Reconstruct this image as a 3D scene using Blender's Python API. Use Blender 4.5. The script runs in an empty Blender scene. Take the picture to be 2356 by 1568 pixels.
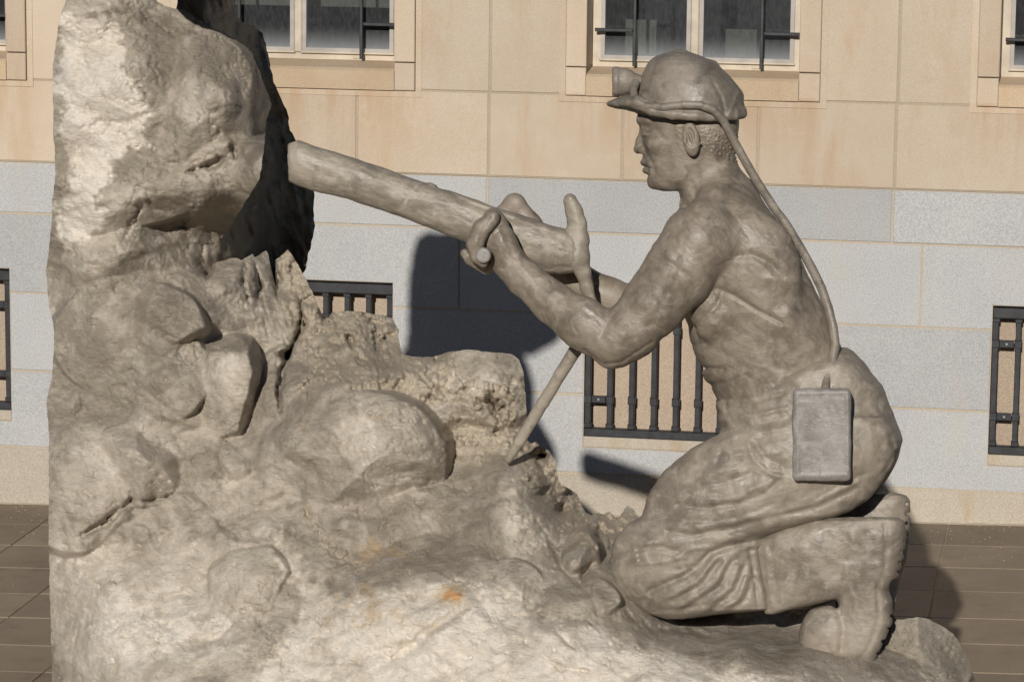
import bpy, math, random
import numpy as np
from mathutils import Vector, Matrix

random.seed(7)
S = bpy.context.scene
COL = S.collection

# ------------------------------------------------------------------ camera
F, CX, CY = 7640.0, 1178.0, 784.0           # focal length and centre for a 2356 x 1568 frame
R = np.array([[0.98467726, 0.03955847, -0.16984056],
              [0.17407934, -0.16518478, 0.97077823],
              [0.01034742, -0.98546898, -0.16954001]])
DW, HC = 17.414, 4.0                          # metres from camera to the wall, camera height
CAM = np.array([0.0, -DW, HC])
YS = -DW * (1 - 0.642)                        # plane of the kneeling figure
PX = 0.00150                                  # metres per modelling unit in the figure's plane

cd = bpy.data.cameras.new('camera'); cam = bpy.data.objects.new('camera', cd); COL.objects.link(cam)
cd.sensor_width = 36; cd.lens = 36 * F / 2356.0; cd.clip_end = 3000; cd.clip_start = 0.1
bx, by, bz = R[:, 0], -R[:, 1], -R[:, 2]
cam.matrix_world = Matrix(((bx[0], by[0], bz[0], CAM[0]), (bx[1], by[1], bz[1], CAM[1]),
                           (bx[2], by[2], bz[2], CAM[2]), (0, 0, 0, 1)))
S.camera = cam

# ------------------------------------------------------------------ light
ld = R @ np.array([2560 - CX, 2322 - CY, F]); ld /= np.linalg.norm(ld)     # direction the sunlight travels
W_ = bpy.data.worlds.new('World'); S.world = W_; W_.use_nodes = True
nt = W_.node_tree; bg = nt.nodes['Background']
sky = nt.nodes.new('ShaderNodeTexSky'); sky.sky_type = 'NISHITA'; sky.sun_disc = False
sky.sun_elevation = math.asin(-ld[2]); sky.sun_rotation = math.atan2(-ld[0], -ld[1])
sky.altitude = 1700; sky.dust_density = .2
nt.links.new(sky.outputs[0], bg.inputs[0]); bg.inputs[1].default_value = 0.05
sd = bpy.data.lights.new('sun', 'SUN'); sun = bpy.data.objects.new('sun', sd); COL.objects.link(sun)
sd.energy = 5.0; sd.angle = math.radians(0.53); sd.color = (1.0, 0.95, 0.885)
sun.rotation_euler = Vector(ld).to_track_quat('-Z', 'Y').to_euler()
S.view_settings.view_transform = 'Standard'; S.view_settings.look = 'None'
S.view_settings.exposure = -0.33; S.view_settings.gamma = 1; S.view_settings.use_curve_mapping = False

# ------------------------------------------------------------------ helpers
def uvw(P):
    """(u, v, w) modelling coordinates -> world.  w is metres/PX behind the figure's plane."""
    P = np.asarray(P, dtype=np.float64)
    q = np.stack([P[:, 0] - CX, P[:, 1] - CY, np.full(len(P), F)], 1) @ R.T
    Y = YS + P[:, 2] * PX
    t = (Y - CAM[1]) / q[:, 1]
    return CAM + q * t[:, None]

def link(o, parent=None):
    COL.objects.link(o)
    if parent is not None: o.parent = parent
    return o

def mesh_np(name, verts, faces, mat, parent=None, smooth=True, origin=None, attrs=None):
    verts = np.asarray(verts, dtype=np.float32); faces = np.asarray(faces, dtype=np.int32)
    off = np.zeros(3) if origin is None else np.asarray(origin)
    me = bpy.data.meshes.new(name)
    n, m, k = len(verts), len(faces), faces.shape[1]
    me.vertices.add(n); me.vertices.foreach_set('co', (verts - off).astype(np.float32).ravel())
    me.loops.add(m * k); me.loops.foreach_set('vertex_index', faces.ravel())
    me.polygons.add(m); me.polygons.foreach_set('loop_start', np.arange(0, m * k, k, dtype=np.int32))
    me.polygons.foreach_set('loop_total', np.full(m, k, dtype=np.int32))
    me.polygons.foreach_set('use_smooth', np.full(m, smooth))
    me.update(calc_edges=True)
    for an, av in (attrs or {}).items():
        a = me.attributes.new(an, 'FLOAT', 'POINT'); a.data.foreach_set('value', np.asarray(av, dtype=np.float32))
    me.materials.append(mat)
    o = bpy.data.objects.new(name, me); o.location = off
    return link(o, parent)

def empty(name, label=None, cat=None, kind=None, group=None, loc=(0, 0, 0)):
    o = bpy.data.objects.new(name, None); o.location = loc; link(o)
    if label: o['label'] = label
    if cat: o['category'] = cat
    if kind: o['kind'] = kind
    if group: o['group'] = group
    return o

def boxes_mesh(name, boxes, mat, ch=0.0):
    """boxes: (x0,x1,y0,y1,z0,z1); front edge (small y) chamfered by ch"""
    V, Fc = [], []
    for (x0, x1, y0, y1, z0, z1) in boxes:
        b = len(V)
        if ch > 0:
            c = min(ch, (x1 - x0) * .3, (z1 - z0) * .3)
            V += [(x0 + c, y0, z0 + c), (x1 - c, y0, z0 + c), (x1 - c, y0, z1 - c), (x0 + c, y0, z1 - c)]
            V += [(x0, y0 + c, z0), (x1, y0 + c, z0), (x1, y0 + c, z1), (x0, y0 + c, z1)]
            V += [(x0, y1, z0), (x1, y1, z0), (x1, y1, z1), (x0, y1, z1)]
            Fc += [(b, b + 1, b + 2, b + 3)]
            for r in (0, 4):
                for i in range(4):
                    j = (i + 1) % 4
                    Fc.append((b + r + i, b + r + 4 + i, b + r + 4 + j, b + r + j))
            Fc.append((b + 11, b + 10, b + 9, b + 8))
        else:
            V += [(x0, y0, z0), (x1, y0, z0), (x1, y0, z1), (x0, y0, z1), (x0, y1, z0), (x1, y1, z0), (x1, y1, z1), (x0, y1, z1)]
            Fc += [(b, b + 1, b + 2, b + 3), (b + 7, b + 6, b + 5, b + 4)]
            for i in range(4):
                j = (i + 1) % 4
                Fc.append((b + i, b + 4 + i, b + 4 + j, b + j))
    me = bpy.data.meshes.new(name); me.from_pydata(V, [], Fc); me.materials.append(mat); me.update()
    return me

def cells_mesh(name, rects, y0, y1, mat):
    """one connected slab covering the union of (x0,x1,z0,z1) rectangles"""
    xs = sorted({round(v, 6) for r in rects for v in r[:2]}); zs = sorted({round(v, 6) for r in rects for v in r[2:]})
    on = {(i, j) for i in range(len(xs) - 1) for j in range(len(zs) - 1)
          if any(a <= (xs[i] + xs[i + 1]) / 2 <= b and c <= (zs[j] + zs[j + 1]) / 2 <= d for a, b, c, d in rects)}
    V, idx, Fc = [], {}, []
    def vid(i, j, k):
        if (i, j, k) not in idx: idx[(i, j, k)] = len(V); V.append((xs[i], (y0, y1)[k], zs[j]))
        return idx[(i, j, k)]
    for i, j in on:
        q = [(i, j), (i + 1, j), (i + 1, j + 1), (i, j + 1)]
        Fc.append([vid(a, b, 0) for a, b in q]); Fc.append([vid(a, b, 1) for a, b in q[::-1]])
        for (di, dj), e in (((0, -1), 0), ((1, 0), 1), ((0, 1), 2), ((-1, 0), 3)):
            if (i + di, j + dj) not in on:
                a, b = q[e], q[(e + 1) % 4]; Fc.append([vid(*a, 0), vid(*a, 1), vid(*b, 1), vid(*b, 0)])
    me = bpy.data.meshes.new(name); me.from_pydata(V, [], Fc); me.materials.append(mat); me.update()
    return me
def slab_part(name, rects, y0, y1, mat, parent):
    return link(bpy.data.objects.new(name, cells_mesh(name, rects, y0, y1, mat)), parent)

def box_part(name, boxes, mat, parent, ch=0.0, loc=(0, 0, 0)):
    o = bpy.data.objects.new(name, boxes_mesh(name, boxes, mat, ch)); o.location = loc
    return link(o, parent)

# ------------------------------------------------------------------ materials
def newmat(name):
    m = bpy.data.materials.new(name); m.use_nodes = True
    n = m.node_tree; p = n.nodes['Principled BSDF']
    return m, n, p

class NB:
    """tiny node helper"""
    def __init__(s, n, coord='Object', per_object=False):
        s.n = n
        tc = n.nodes.new('ShaderNodeTexCoord')
        if coord == 'Position':
            g = n.nodes.new('ShaderNodeNewGeometry'); s.co = g.outputs['Position']
        else:
            s.co = tc.outputs[coord]
        if per_object:
            oi = n.nodes.new('ShaderNodeObjectInfo'); s.rand = oi.outputs['Random']
    def noise(s, scale, detail=4, rough=.55, stretch=None, co=None, dist=0):
        t = s.n.nodes.new('ShaderNodeTexNoise'); t.inputs['Scale'].default_value = scale
        t.inputs['Detail'].default_value = detail; t.inputs['Roughness'].default_value = rough
        t.inputs['Distortion'].default_value = dist
        c = co or s.co
        if stretch:
            mp = s.n.nodes.new('ShaderNodeMapping'); mp.inputs['Scale'].default_value = stretch[:3]
            if len(stretch) > 3: mp.inputs['Rotation'].default_value = stretch[3:]
            s.n.links.new(c, mp.inputs['Vector']); c = mp.outputs[0]
        s.n.links.new(c, t.inputs['Vector'])
        return t.outputs['Fac']
    def ramp(s, v, a, b, lo=0., hi=1.):
        m = s.n.nodes.new('ShaderNodeMapRange'); m.inputs[1].default_value = a; m.inputs[2].default_value = b
        m.inputs[3].default_value = lo; m.inputs[4].default_value = hi; m.interpolation_type = 'SMOOTHSTEP' if lo <= hi else 'LINEAR'
        s.n.links.new(v, m.inputs[0]); return m.outputs[0]
    def math(s, op, a, b=0.):
        m = s.n.nodes.new('ShaderNodeMath'); m.operation = op
        for i, x in enumerate((a, b)):
            if isinstance(x, (int, float)): m.inputs[i].default_value = x
            else: s.n.links.new(x, m.inputs[i])
        return m.outputs[0]
    def mix(s, fac, a, b, mode='MIX'):
        m = s.n.nodes.new('ShaderNodeMix'); m.data_type = 'RGBA'; m.blend_type = mode
        for i, x in ((0, fac), (6, a), (7, b)):
            if isinstance(x, (int, float)): m.inputs[i].default_value = x
            elif isinstance(x, tuple): m.inputs[i].default_value = (*x, 1)
            else: s.n.links.new(x, m.inputs[i])
        return m.outputs[2]
    def attr(s, name):
        a = s.n.nodes.new('ShaderNodeAttribute'); a.attribute_name = name; return a.outputs['Fac']
    def bump(s, h, dist, strength=1., nrm=None):
        b = s.n.nodes.new('ShaderNodeBump'); b.inputs['Distance'].default_value = dist; b.inputs['Strength'].default_value = strength
        s.n.links.new(h, b.inputs['Height'])
        if nrm is not None: s.n.links.new(nrm, b.inputs['Normal'])
        return b.outputs[0]

def stone_mat(name, c1, c2, speck, grain=220, stain=None, stain_amt=.5, rough=.85, wash=False):
    m, n, p = newmat(name); b = NB(n, 'Position', True)
    big = b.noise(2.3, 5, .6)
    col = b.mix(b.ramp(big, .35, .65), c1, c2)
    g = b.noise(grain, 2, .7)
    g2 = b.noise(grain * .35, 3, .7)
    dk = tuple(x * speck for x in c1); lt = tuple(min(1, x * (2 - speck)) for x in c2)
    col = b.mix(b.ramp(g, .38, .62, .0, 1.), b.mix(.55, col, dk), b.mix(.55, col, lt))
    col = b.mix(b.math('MULTIPLY', b.ramp(g2, .52, .7), .45), col, dk)
    if stain:
        st = b.noise(4.2, 6, .72, stretch=(1.0, 1.0, .22), dist=.3)
        col = b.mix(b.math('MULTIPLY', b.ramp(st, .5, .72), stain_amt), col, stain)
    if wash:
        sp = n.nodes.new('ShaderNodeSeparateXYZ'); n.links.new(b.co, sp.inputs[0])
        ph = b.math('COSINE', b.math('MULTIPLY', b.math('SUBTRACT', sp.outputs[0], -2.095), 2 * math.pi / 2.168))
        under = b.math('MULTIPLY', b.ramp(ph, -.75, -.2), b.ramp(sp.outputs[2], 1.88, 2.30, .12, 1.))
        under = b.math('MULTIPLY', under, b.ramp(sp.outputs[2], 2.31, 2.32, 1., .25))
        drip = b.noise(7, 5, .7, stretch=(1., 1., .12), dist=.2)
        col = b.mix(b.math('MULTIPLY', b.math('MULTIPLY', under, b.ramp(drip, .36, .62)), .62), col, (.44, .29, .165))
        patch = b.noise(11, 4, .7)
        col = b.mix(b.math('MULTIPLY', b.ramp(patch, .55, .7), .22), col, (.60, .53, .44))
    r = b.ramp(b.rand, 0, 1, .90, 1.06)
    cm = n.nodes.new('ShaderNodeCombineColor')
    for i in range(3): n.links.new(r, cm.inputs[i])
    col = b.mix(1., col, cm.outputs[0], 'MULTIPLY')
    n.links.new(col, p.inputs['Base Color'])
    p.inputs['Roughness'].default_value = rough
    n.links.new(b.bump(g, .0016, .6, b.bump(g2, .003, .4)), p.inputs['Normal'])
    return m

M_sand = stone_mat('sandstone', (.495, .400, .292), (.565, .475, .37), .92, 260, (.45, .31, .19), .5, wash=True)
M_sandsill = stone_mat('sandstone_stained', (.47, .345, .215), (.54, .425, .30), .9, 260, (.41, .25, .12), .55)
M_gran = stone_mat('granite', (.37, .37, .37), (.437, .434, .423), .80, 150, (.44, .40, .345), .4)
M_granlow = stone_mat('granite_weathered', (.40, .345, .27), (.47, .42, .345), .8, 170, (.37, .27, .16), .7)
M_vent = stone_mat('vent_stone', (.32, .25, .19), (.43, .34, .25), .85, 150, (.33, .24, .18), .5)
M_mortar = stone_mat('mortar', (.40, .33, .245), (.45, .38, .29), .88, 300)
M_mortar_dark = stone_mat('mortar_sandstone', (.34, .28, .20), (.40, .335, .25), .85, 300)

def plain(name, c, rough=.5, metal=0., var=.15, scale=14, bumpd=.0008, spec=.5):
    m, n, p = newmat(name); b = NB(n, 'Position')
    f = b.noise(scale, 5, .6); f2 = b.noise(scale * 9, 3, .6)
    col = b.mix(b.ramp(f, .3, .7), tuple(x * (1 - var) for x in c), tuple(min(1, x * (1 + var)) for x in c))
    n.links.new(col, p.inputs['Base Color']); p.inputs['Roughness'].default_value = rough
    p.inputs['Metallic'].default_value = metal; p.inputs['Specular IOR Level'].default_value = spec
    n.links.new(b.bump(f2, bumpd, .7), p.inputs['Normal'])
    return m
M_iron = plain('black_iron', (.020, .021, .024), .5, 0., .4, 20)
M_frame = plain('cream_painted_steel', (.50, .43, .33), .5, 0., .14, 8)
M_frame_grey = plain('grey_painted_steel', (.36, .33, .30), .5, 0., .14, 8)
M_bolt = plain('zinc_bolt', (.6, .6, .6), .3, .6)
M_room = plain('dark_room', (.035, .03, .028), .9)
M_blind = plain('grey_blind', (.20, .18, .14), .9)

def glass_mat():
    m, n, p = newmat('dusty_glass'); b = NB(n, 'Object')
    out = n.nodes['Material Output']
    tr = n.nodes.new('ShaderNodeBsdfTransparent'); tr.inputs[0].default_value = (.75, .78, .8, 1)
    gl = n.nodes.new('ShaderNodeBsdfGlossy'); gl.inputs['Roughness'].default_value = .03
    df = n.nodes.new('ShaderNodeBsdfDiffuse'); df.inputs[0].default_value = (.48, .49, .50, 1)
    fr = n.nodes.new('ShaderNodeFresnel'); fr.inputs[0].default_value = 1.5
    mx = n.nodes.new('ShaderNodeMixShader'); n.links.new(fr.outputs[0], mx.inputs[0])
    n.links.new(tr.outputs[0], mx.inputs[1]); n.links.new(gl.outputs[0], mx.inputs[2])
    sep = n.nodes.new('ShaderNodeSeparateXYZ'); n.links.new(b.co, sep.inputs[0])
    streak = b.noise(60, 4, .7, stretch=(1, 1, .3))
    d1 = b.ramp(sep.outputs[2], .0, .13, 1., 0.)                      # dust gathered along the bottom of the pane
    d1 = b.math('MULTIPLY', b.math('MULTIPLY', d1, d1), .26)
    d2 = b.math('MULTIPLY', b.ramp(streak, .35, .75), .035)
    dd = b.math('ADD', b.math('ADD', d1, d2), .032)  # constant veil painted in as grey reflection, on top of the dust
    m2 = n.nodes.new('ShaderNodeMixShader'); n.links.new(dd, m2.inputs[0])
    n.links.new(mx.outputs[0], m2.inputs[1]); n.links.new(df.outputs[0], m2.inputs[2])
    n.links.new(m2.outputs[0], out.inputs[0])
    return m
M_glass = glass_mat()

def paver_mat():
    m, n, p = newmat('concrete_paver'); b = NB(n, 'Position', True)
    f = b.noise(1.7, 5, .6); g = b.noise(180, 3, .7); s = b.noise(9, 4, .7)
    col = b.mix(b.ramp(f, .3, .7), (.21, .160, .106), (.285, .218, .15))
    col = b.mix(b.math('MULTIPLY', b.ramp(s, .5, .75), .5), col, (.13, .10, .072))
    col = b.mix(b.math('MULTIPLY', b.ramp(b.noise(30, 3, .6), .66, .74), .5), col, (.08, .065, .05))
    col = b.mix(b.math('MULTIPLY', b.ramp(g, .4, .7), .35), col, (.38, .32, .25))
    r = b.ramp(b.rand, 0, 1, .88, 1.08)
    cm = n.nodes.new('ShaderNodeCombineColor')
    for i in range(3): n.links.new(r, cm.inputs[i])
    n.links.new(b.mix(1., col, cm.outputs[0], 'MULTIPLY'), p.inputs['Base Color'])
    p.inputs['Roughness'].default_value = .85
    n.links.new(b.bump(g, .002, .6), p.inputs['Normal'])
    return m
M_paver = paver_mat()
M_joint = plain('paving_joint', (.36, .29, .21), .95, 0., .2, 5)
M_ground = plain('street_ground', (.055, .052, .048), .95, 0., .25, .8, .003)

def rock_mat(name='patina_shaded_rock'):
    m, n, p = newmat(name); b = NB(n, 'Position')
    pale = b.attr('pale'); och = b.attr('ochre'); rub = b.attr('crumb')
    n1 = b.noise(2.6, 6, .62, dist=.6); n2 = b.noise(9, 6, .65, dist=.8); n3 = b.noise(34, 5, .65)
    strk = b.noise(22, 5, .6, stretch=(1.0, 1.0, 3.2, .35, 0, .5), dist=1.2)
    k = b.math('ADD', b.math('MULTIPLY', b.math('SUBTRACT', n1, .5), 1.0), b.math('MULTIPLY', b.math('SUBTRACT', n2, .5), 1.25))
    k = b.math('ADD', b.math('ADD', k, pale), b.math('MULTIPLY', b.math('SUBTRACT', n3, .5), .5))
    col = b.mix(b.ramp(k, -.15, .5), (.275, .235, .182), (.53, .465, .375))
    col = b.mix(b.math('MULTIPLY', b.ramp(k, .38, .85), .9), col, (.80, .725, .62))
    col = b.mix(b.math('MULTIPLY', b.ramp(n2, .52, .7), .35), col, (.42, .395, .365))
    col = b.mix(b.math('MULTIPLY', b.ramp(strk, .55, .75), .22), col, (.17, .135, .10))
    on = b.noise(13, 5, .7, dist=.5)
    o = b.math('MULTIPLY', b.ramp(b.math('ADD', och, b.math('MULTIPLY', b.math('SUBTRACT', on, .5), 1.5)), .45, .8), .75)
    col = b.mix(b.math('MULTIPLY', o, .6), col, (.55, .37, .17))
    col = b.mix(b.math('MULTIPLY', b.ramp(b.math('ADD', och, b.math('MULTIPLY', b.math('SUBTRACT', b.noise(24, 4, .7), .5), 1.6)), .95, 1.2), .7), col, (.62, .29, .075))
    col = b.mix(b.math('MULTIPLY', rub, .5), col, (.50, .42, .31))
    n.links.new(col, p.inputs['Base Color'])
    n.links.new(b.ramp(n2, .3, .7, .36, .75), p.inputs['Roughness'])
    p.inputs['Specular IOR Level'].default_value = .4
    cr = b.noise(6.5, 7, .62, dist=1.5)
    crk = b.ramp(b.math('ABSOLUTE', b.math('SUBTRACT', cr, .5)), 0, .018)
    fine = b.noise(70, 6, .7, stretch=(1., 1., 2.2, .3, .2, .5), dist=1.5)
    nb = b.bump(crk, .003, .15, b.bump(strk, .012, .5, b.bump(n3, .007, .5, b.bump(fine, .008, .8))))
    n.links.new(nb, p.inputs['Normal'])
    return m
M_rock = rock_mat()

def cast_mat(name, c1, c2, c3, rough=(.36, .6), sc=1., gold=.35):
    m, n, p = newmat(name); b = NB(n, 'Position')
    n1 = b.noise(4.2 * sc, 6, .62, dist=.5); n2 = b.noise(16 * sc, 6, .65, dist=1.0); n3 = b.noise(55 * sc, 5, .65)
    strk = b.noise(38 * sc, 5, .6, stretch=(.5, 1.0, 1.3, 0, .6, 0), dist=1.5)
    k = b.math('ADD', b.math('MULTIPLY', n1, .55), b.math('MULTIPLY', n2, .45))
    col = b.mix(b.ramp(k, .36, .60), c1, c2)
    col = b.mix(b.math('MULTIPLY', b.ramp(b.math('MULTIPLY', strk, n2), .29, .44), .45), col, c3)
    col = b.mix(b.math('MULTIPLY', b.ramp(b.noise(7 * sc, 5, .6), .52, .7), gold), col, (.20, .16, .10))
    n.links.new(col, p.inputs['Base Color'])
    n.links.new(b.ramp(n2, .3, .7, rough[0], rough[1]), p.inputs['Roughness'])
    p.inputs['Specular IOR Level'].default_value = .5
    n.links.new(b.bump(strk, .005, .38, b.bump(n3, .003, .45, b.bump(n2, .004, .2))), p.inputs['Normal'])
    return m
M_skin = cast_mat('cast_figure', (.135, .113, .085), (.278, .232, .182), (.39, .345, .285))
M_cloth = cast_mat('cast_trousers', (.165, .14, .11), (.31, .265, .21), (.45, .40, .335))
M_drill = cast_mat('cast_drill', (.20, .172, .135), (.345, .30, .24), (.50, .45, .38))
M_hat = cast_mat('cast_helmet', (.125, .108, .087), (.25, .215, .172), (.38, .34, .285))
M_box = cast_mat('cast_battery', (.20, .185, .168), (.31, .29, .265), (.50, .475, .44), gold=.05)

# ------------------------------------------------------------------ ground
GS, GZ = 0.02798, 0.0874
def gz(x): return GZ + GS * x
G = np.array([(-600, -600), (600, -600), (600, 600), (-600, 600)], float)
g = mesh_np('ground', [(x, y, gz(x) - .03) for x, y in G], [[0, 1, 2, 3]], M_ground, smooth=False); g['kind'] = 'structure'
pav = empty('pavement', kind='structure')
mesh_np('joint_bed', [(x, y, gz(x) - .007) for x, y in ((-9.2, -9.6), (3.5, -9.6), (3.5, .06), (-9.2, .06))], [[0, 1, 2, 3]], M_joint, pav, smooth=False)
rowy = [0.0, -.505, -1.0, -1.495, -2.03, -2.50, -3.0, -3.46, -3.95]
while rowy[-1] > -9.0: rowy.append(rowy[-1] - .49)
PM = {}
def paver_mesh(w, d):
    key = (round(w, 3), round(d, 3))
    if key not in PM:
        c = .003
        V = [(0, -d, -c), (w, -d, -c), (w, 0, -c), (0, 0, -c), (c, -d + c, 0), (w - c, -d + c, 0), (w - c, -c, 0), (c, -c, 0),
             (0, -d, -.06), (w, -d, -.06), (w, 0, -.06), (0, 0, -.06)]
        Fc = [(4, 5, 6, 7)] + [(i, (i + 1) % 4, (i + 1) % 4 + 4, i + 4) for i in range(4)] + [(i + 8, (i + 1) % 4 + 8, (i + 1) % 4, i) for i in range(4)]
        me = bpy.data.meshes.new('paver'); me.from_pydata(V, [], Fc); me.materials.append(M_paver); PM[key] = me
    return PM[key]
px0 = -5.55 - .4875 * 6
for j in range(13):
    y1, y0 = rowy[j], rowy[j + 1]
    for i in range(24):
        x = px0 + i * .4875 + random.uniform(-.002, .002)
        o = bpy.data.objects.new('paver', paver_mesh(.4875 - .008, y1 - y0 - .008))
        o.location = (x + .004, y1 - .004, gz(x) + random.uniform(-.0015, .0015)); o.rotation_euler = (0, -math.atan(GS), 0)
        link(o, pav)

# ------------------------------------------------------------------ the block across the street (added to block low sky, mirrored in the panes)
M_opp = plain('opposite_concrete', (.30, .28, .25), .9, 0., .12, .6, .003)
M_oppw = plain('opposite_windows', (.03, .035, .04), .15)
opp = empty('sky_blocking_building', 'grey concrete block added across the street to block low sky, mirrored in the windows', 'building')
oy = -43.0; oh = 11.6
ow = []
for i in range(35):
    x = -70 + i * 4
    ow.append((x, x + 1.2, 0., oh))
    for z0, z1 in ((0., .9), (3.0, 4.6), (6.6, 8.2), (10.2, oh)): ow.append((x + 1.2, x + 4, z0, z1))
slab_part('wall', ow, oy - .6, oy, M_opp, opp)
box_part('roof', [(-70, 70, oy - 12, oy - .6, oh - .4, oh - .001)], M_opp, opp)
slab_part('window_band', [(-68, 68, .6, oh - .8)], oy - 11.8, oy - .25, M_oppw, opp)

# ------------------------------------------------------------------ facade
bld = empty('stone_building', 'pale building with sandstone upper courses over a grey granite base', 'building')
BAY = 2.168
XL, XR = -2.77 - 3 * BAY, -2.77 + 3 * BAY
WIN = [(-2.77 + k * BAY, -2.77 + k * BAY + 1.35) for k in range(-2, 3)]
ZW0, ZW1 = 2.298, 4.05
VEN = [(-2.65 + k * BAY, -1.539 + k * BAY) for k in range(-3, 3)]
ZV0, ZV1 = .455, 1.25
J = .0055
def sub(rects, hole):
    out = []
    for (a, b, c, d) in rects:
        ha, hb, hc, hd = hole
        if hb <= a or ha >= b or hd <= c or hc >= d: out.append((a, b, c, d)); continue
        if c < hc: out.append((a, b, c, hc))
        if d > hd: out.append((a, b, hd, d))
        z0, z1 = max(c, hc), min(d, hd)
        if a < ha: out.append((a, ha, z0, z1))
        if b > hb: out.append((hb, b, z0, z1))
    return out
def block(name, x0, x1, z0, z1, mat, holes=(), parent=bld):
    r = [(x0 + J, x1 - J, z0 + J, z1 - J)]
    for h in holes: r = sub(r, h)
    dy = random.uniform(-.0022, .0022)
    if r and all(abs((q[3] - q[2]) - (z1 - z0 - 2 * J)) < 1e-6 for q in r):
        for q in r: box_part(name, [(q[0], q[1], dy, .10, q[2], q[3])], mat, parent, ch=.004)
    elif r: slab_part(name, r, dy, .10, mat, parent)
vh = [(a - .004, b + .004, ZV0 - .065, ZV1 + .004) for a, b in VEN]
wh = [(a - .004, b + .004, ZW0 - .004, ZW1 + .004) for a, b in WIN]
def course(name, z0, z1, joints, mat, holes):
    js = [XL] + sorted(j for j in joints if XL + .05 < j < XR - .05) + [XR]
    for a, b in zip(js[:-1], js[1:]): block(name, a, b, z0, z1, mat, holes)
course('granite_block', -.3, .25, [XL + .5 + k * 1.084 for k in range(14)], M_granlow, [(a - .004, b + .004, -.301, .0) for a, b in []])
course('granite_block', .25, .68, [v for a, b in VEN for v in ((a + b) / 2,)], M_gran, vh)
course('granite_block', .68, 1.12, [v for a, b in VEN for v in ((a + b) / 2,)], M_gran, vh)
course('granite_block', 1.12, 1.56, [-.86 + k * BAY for k in range(-4, 3) if k != -1] + [-3.34], M_gran, vh)
course('granite_block', 1.56, 1.847, [-3.19 + k * BAY for k in range(-3, 4)], M_gran, ())
course('sandstone_block', 1.847, 2.298, [-3.185 + k * BAY / 3 for k in range(-9, 12)], M_sand, ())
course('sandstone_block', 2.298, 3.05, [-3.18 + k * BAY for k in range(-3, 4)], M_sand, wh)
course('sandstone_block', 3.05, 3.55, [-3.18 + k * BAY for k in range(-3, 4)], M_sand, wh)
course('sandstone_block', 3.55, 4.05, [-3.18 + k * BAY for k in range(-3, 4)], M_sand, wh)
course('sandstone_block', 4.05, 4.55, [-3.185 + k * BAY / 3 for k in range(-9, 12)], M_sand, ())
course('sandstone_block', 4.55, 5.2, [-3.185 + k * BAY / 3 + .36 for k in range(-9, 12)], M_sand, ())
def backing(z0, z1, mat, holes):
    r = [(XL, XR, z0, z1)]
    for h in holes: r = sub(r, h)
    slab_part('mortar_joints', r, .0045, .30, mat, bld)
vin = [(a, b, ZV0 - .06, ZV1) for a, b in VEN]; win_in = [(a + .11, b - .11, ZW0 + .10, ZW1 - .1) for a, b in WIN]
backing(-.3, 1.845, M_mortar, vin)
backing(1.847, 5.2, M_mortar_dark, win_in)

V_, F_ = [], []
for i in range(260):
    x = XL + (XR - XL) * i / 259; z = gz(x) - .004; hh = .010 + random.uniform(0, .008); dd = .012 + random.uniform(0, .014)
    V_ += [(x, -dd, z), (x, .006, z), (x, .006, z + hh), (x, -dd * .4, z + hh * .5)]
    if i:
        a = (i - 1) * 4; b = i * 4
        F_ += [(a, b, b + 3, a + 3), (a + 3, b + 3, b + 2, a + 2)]
me = bpy.data.meshes.new('base_fillet'); me.from_pydata(V_, [], F_); me.materials.append(M_mortar)
link(bpy.data.objects.new('base_fillet', me), bld)
V_, F_ = [], []
for i in range(900):
    x = random.uniform(-6.6, .6); y = -abs(random.gauss(0, .35)) - .02 if i % 3 else random.uniform(-4, -.05); r_ = random.uniform(.002, .007); z = gz(x)
    b0 = len(V_); V_ += [(x - r_, y, z), (x, y - r_, z), (x + r_ * .8, y, z), (x, y + r_, z), (x, y, z + r_ * .8)]
    F_ += [(b0, b0 + 1, b0 + 4), (b0 + 1, b0 + 2, b0 + 4), (b0 + 2, b0 + 3, b0 + 4), (b0 + 3, b0, b0 + 4)]
me = bpy.data.meshes.new('grit'); me.from_pydata(V_, [], F_); me.materials.append(M_joint)
o = link(bpy.data.objects.new('grit', me)); o['kind'] = 'stuff'; o['label'] = 'loose grit scattered on the paving along the foot of the wall'; o['category'] = 'grit'

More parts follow.
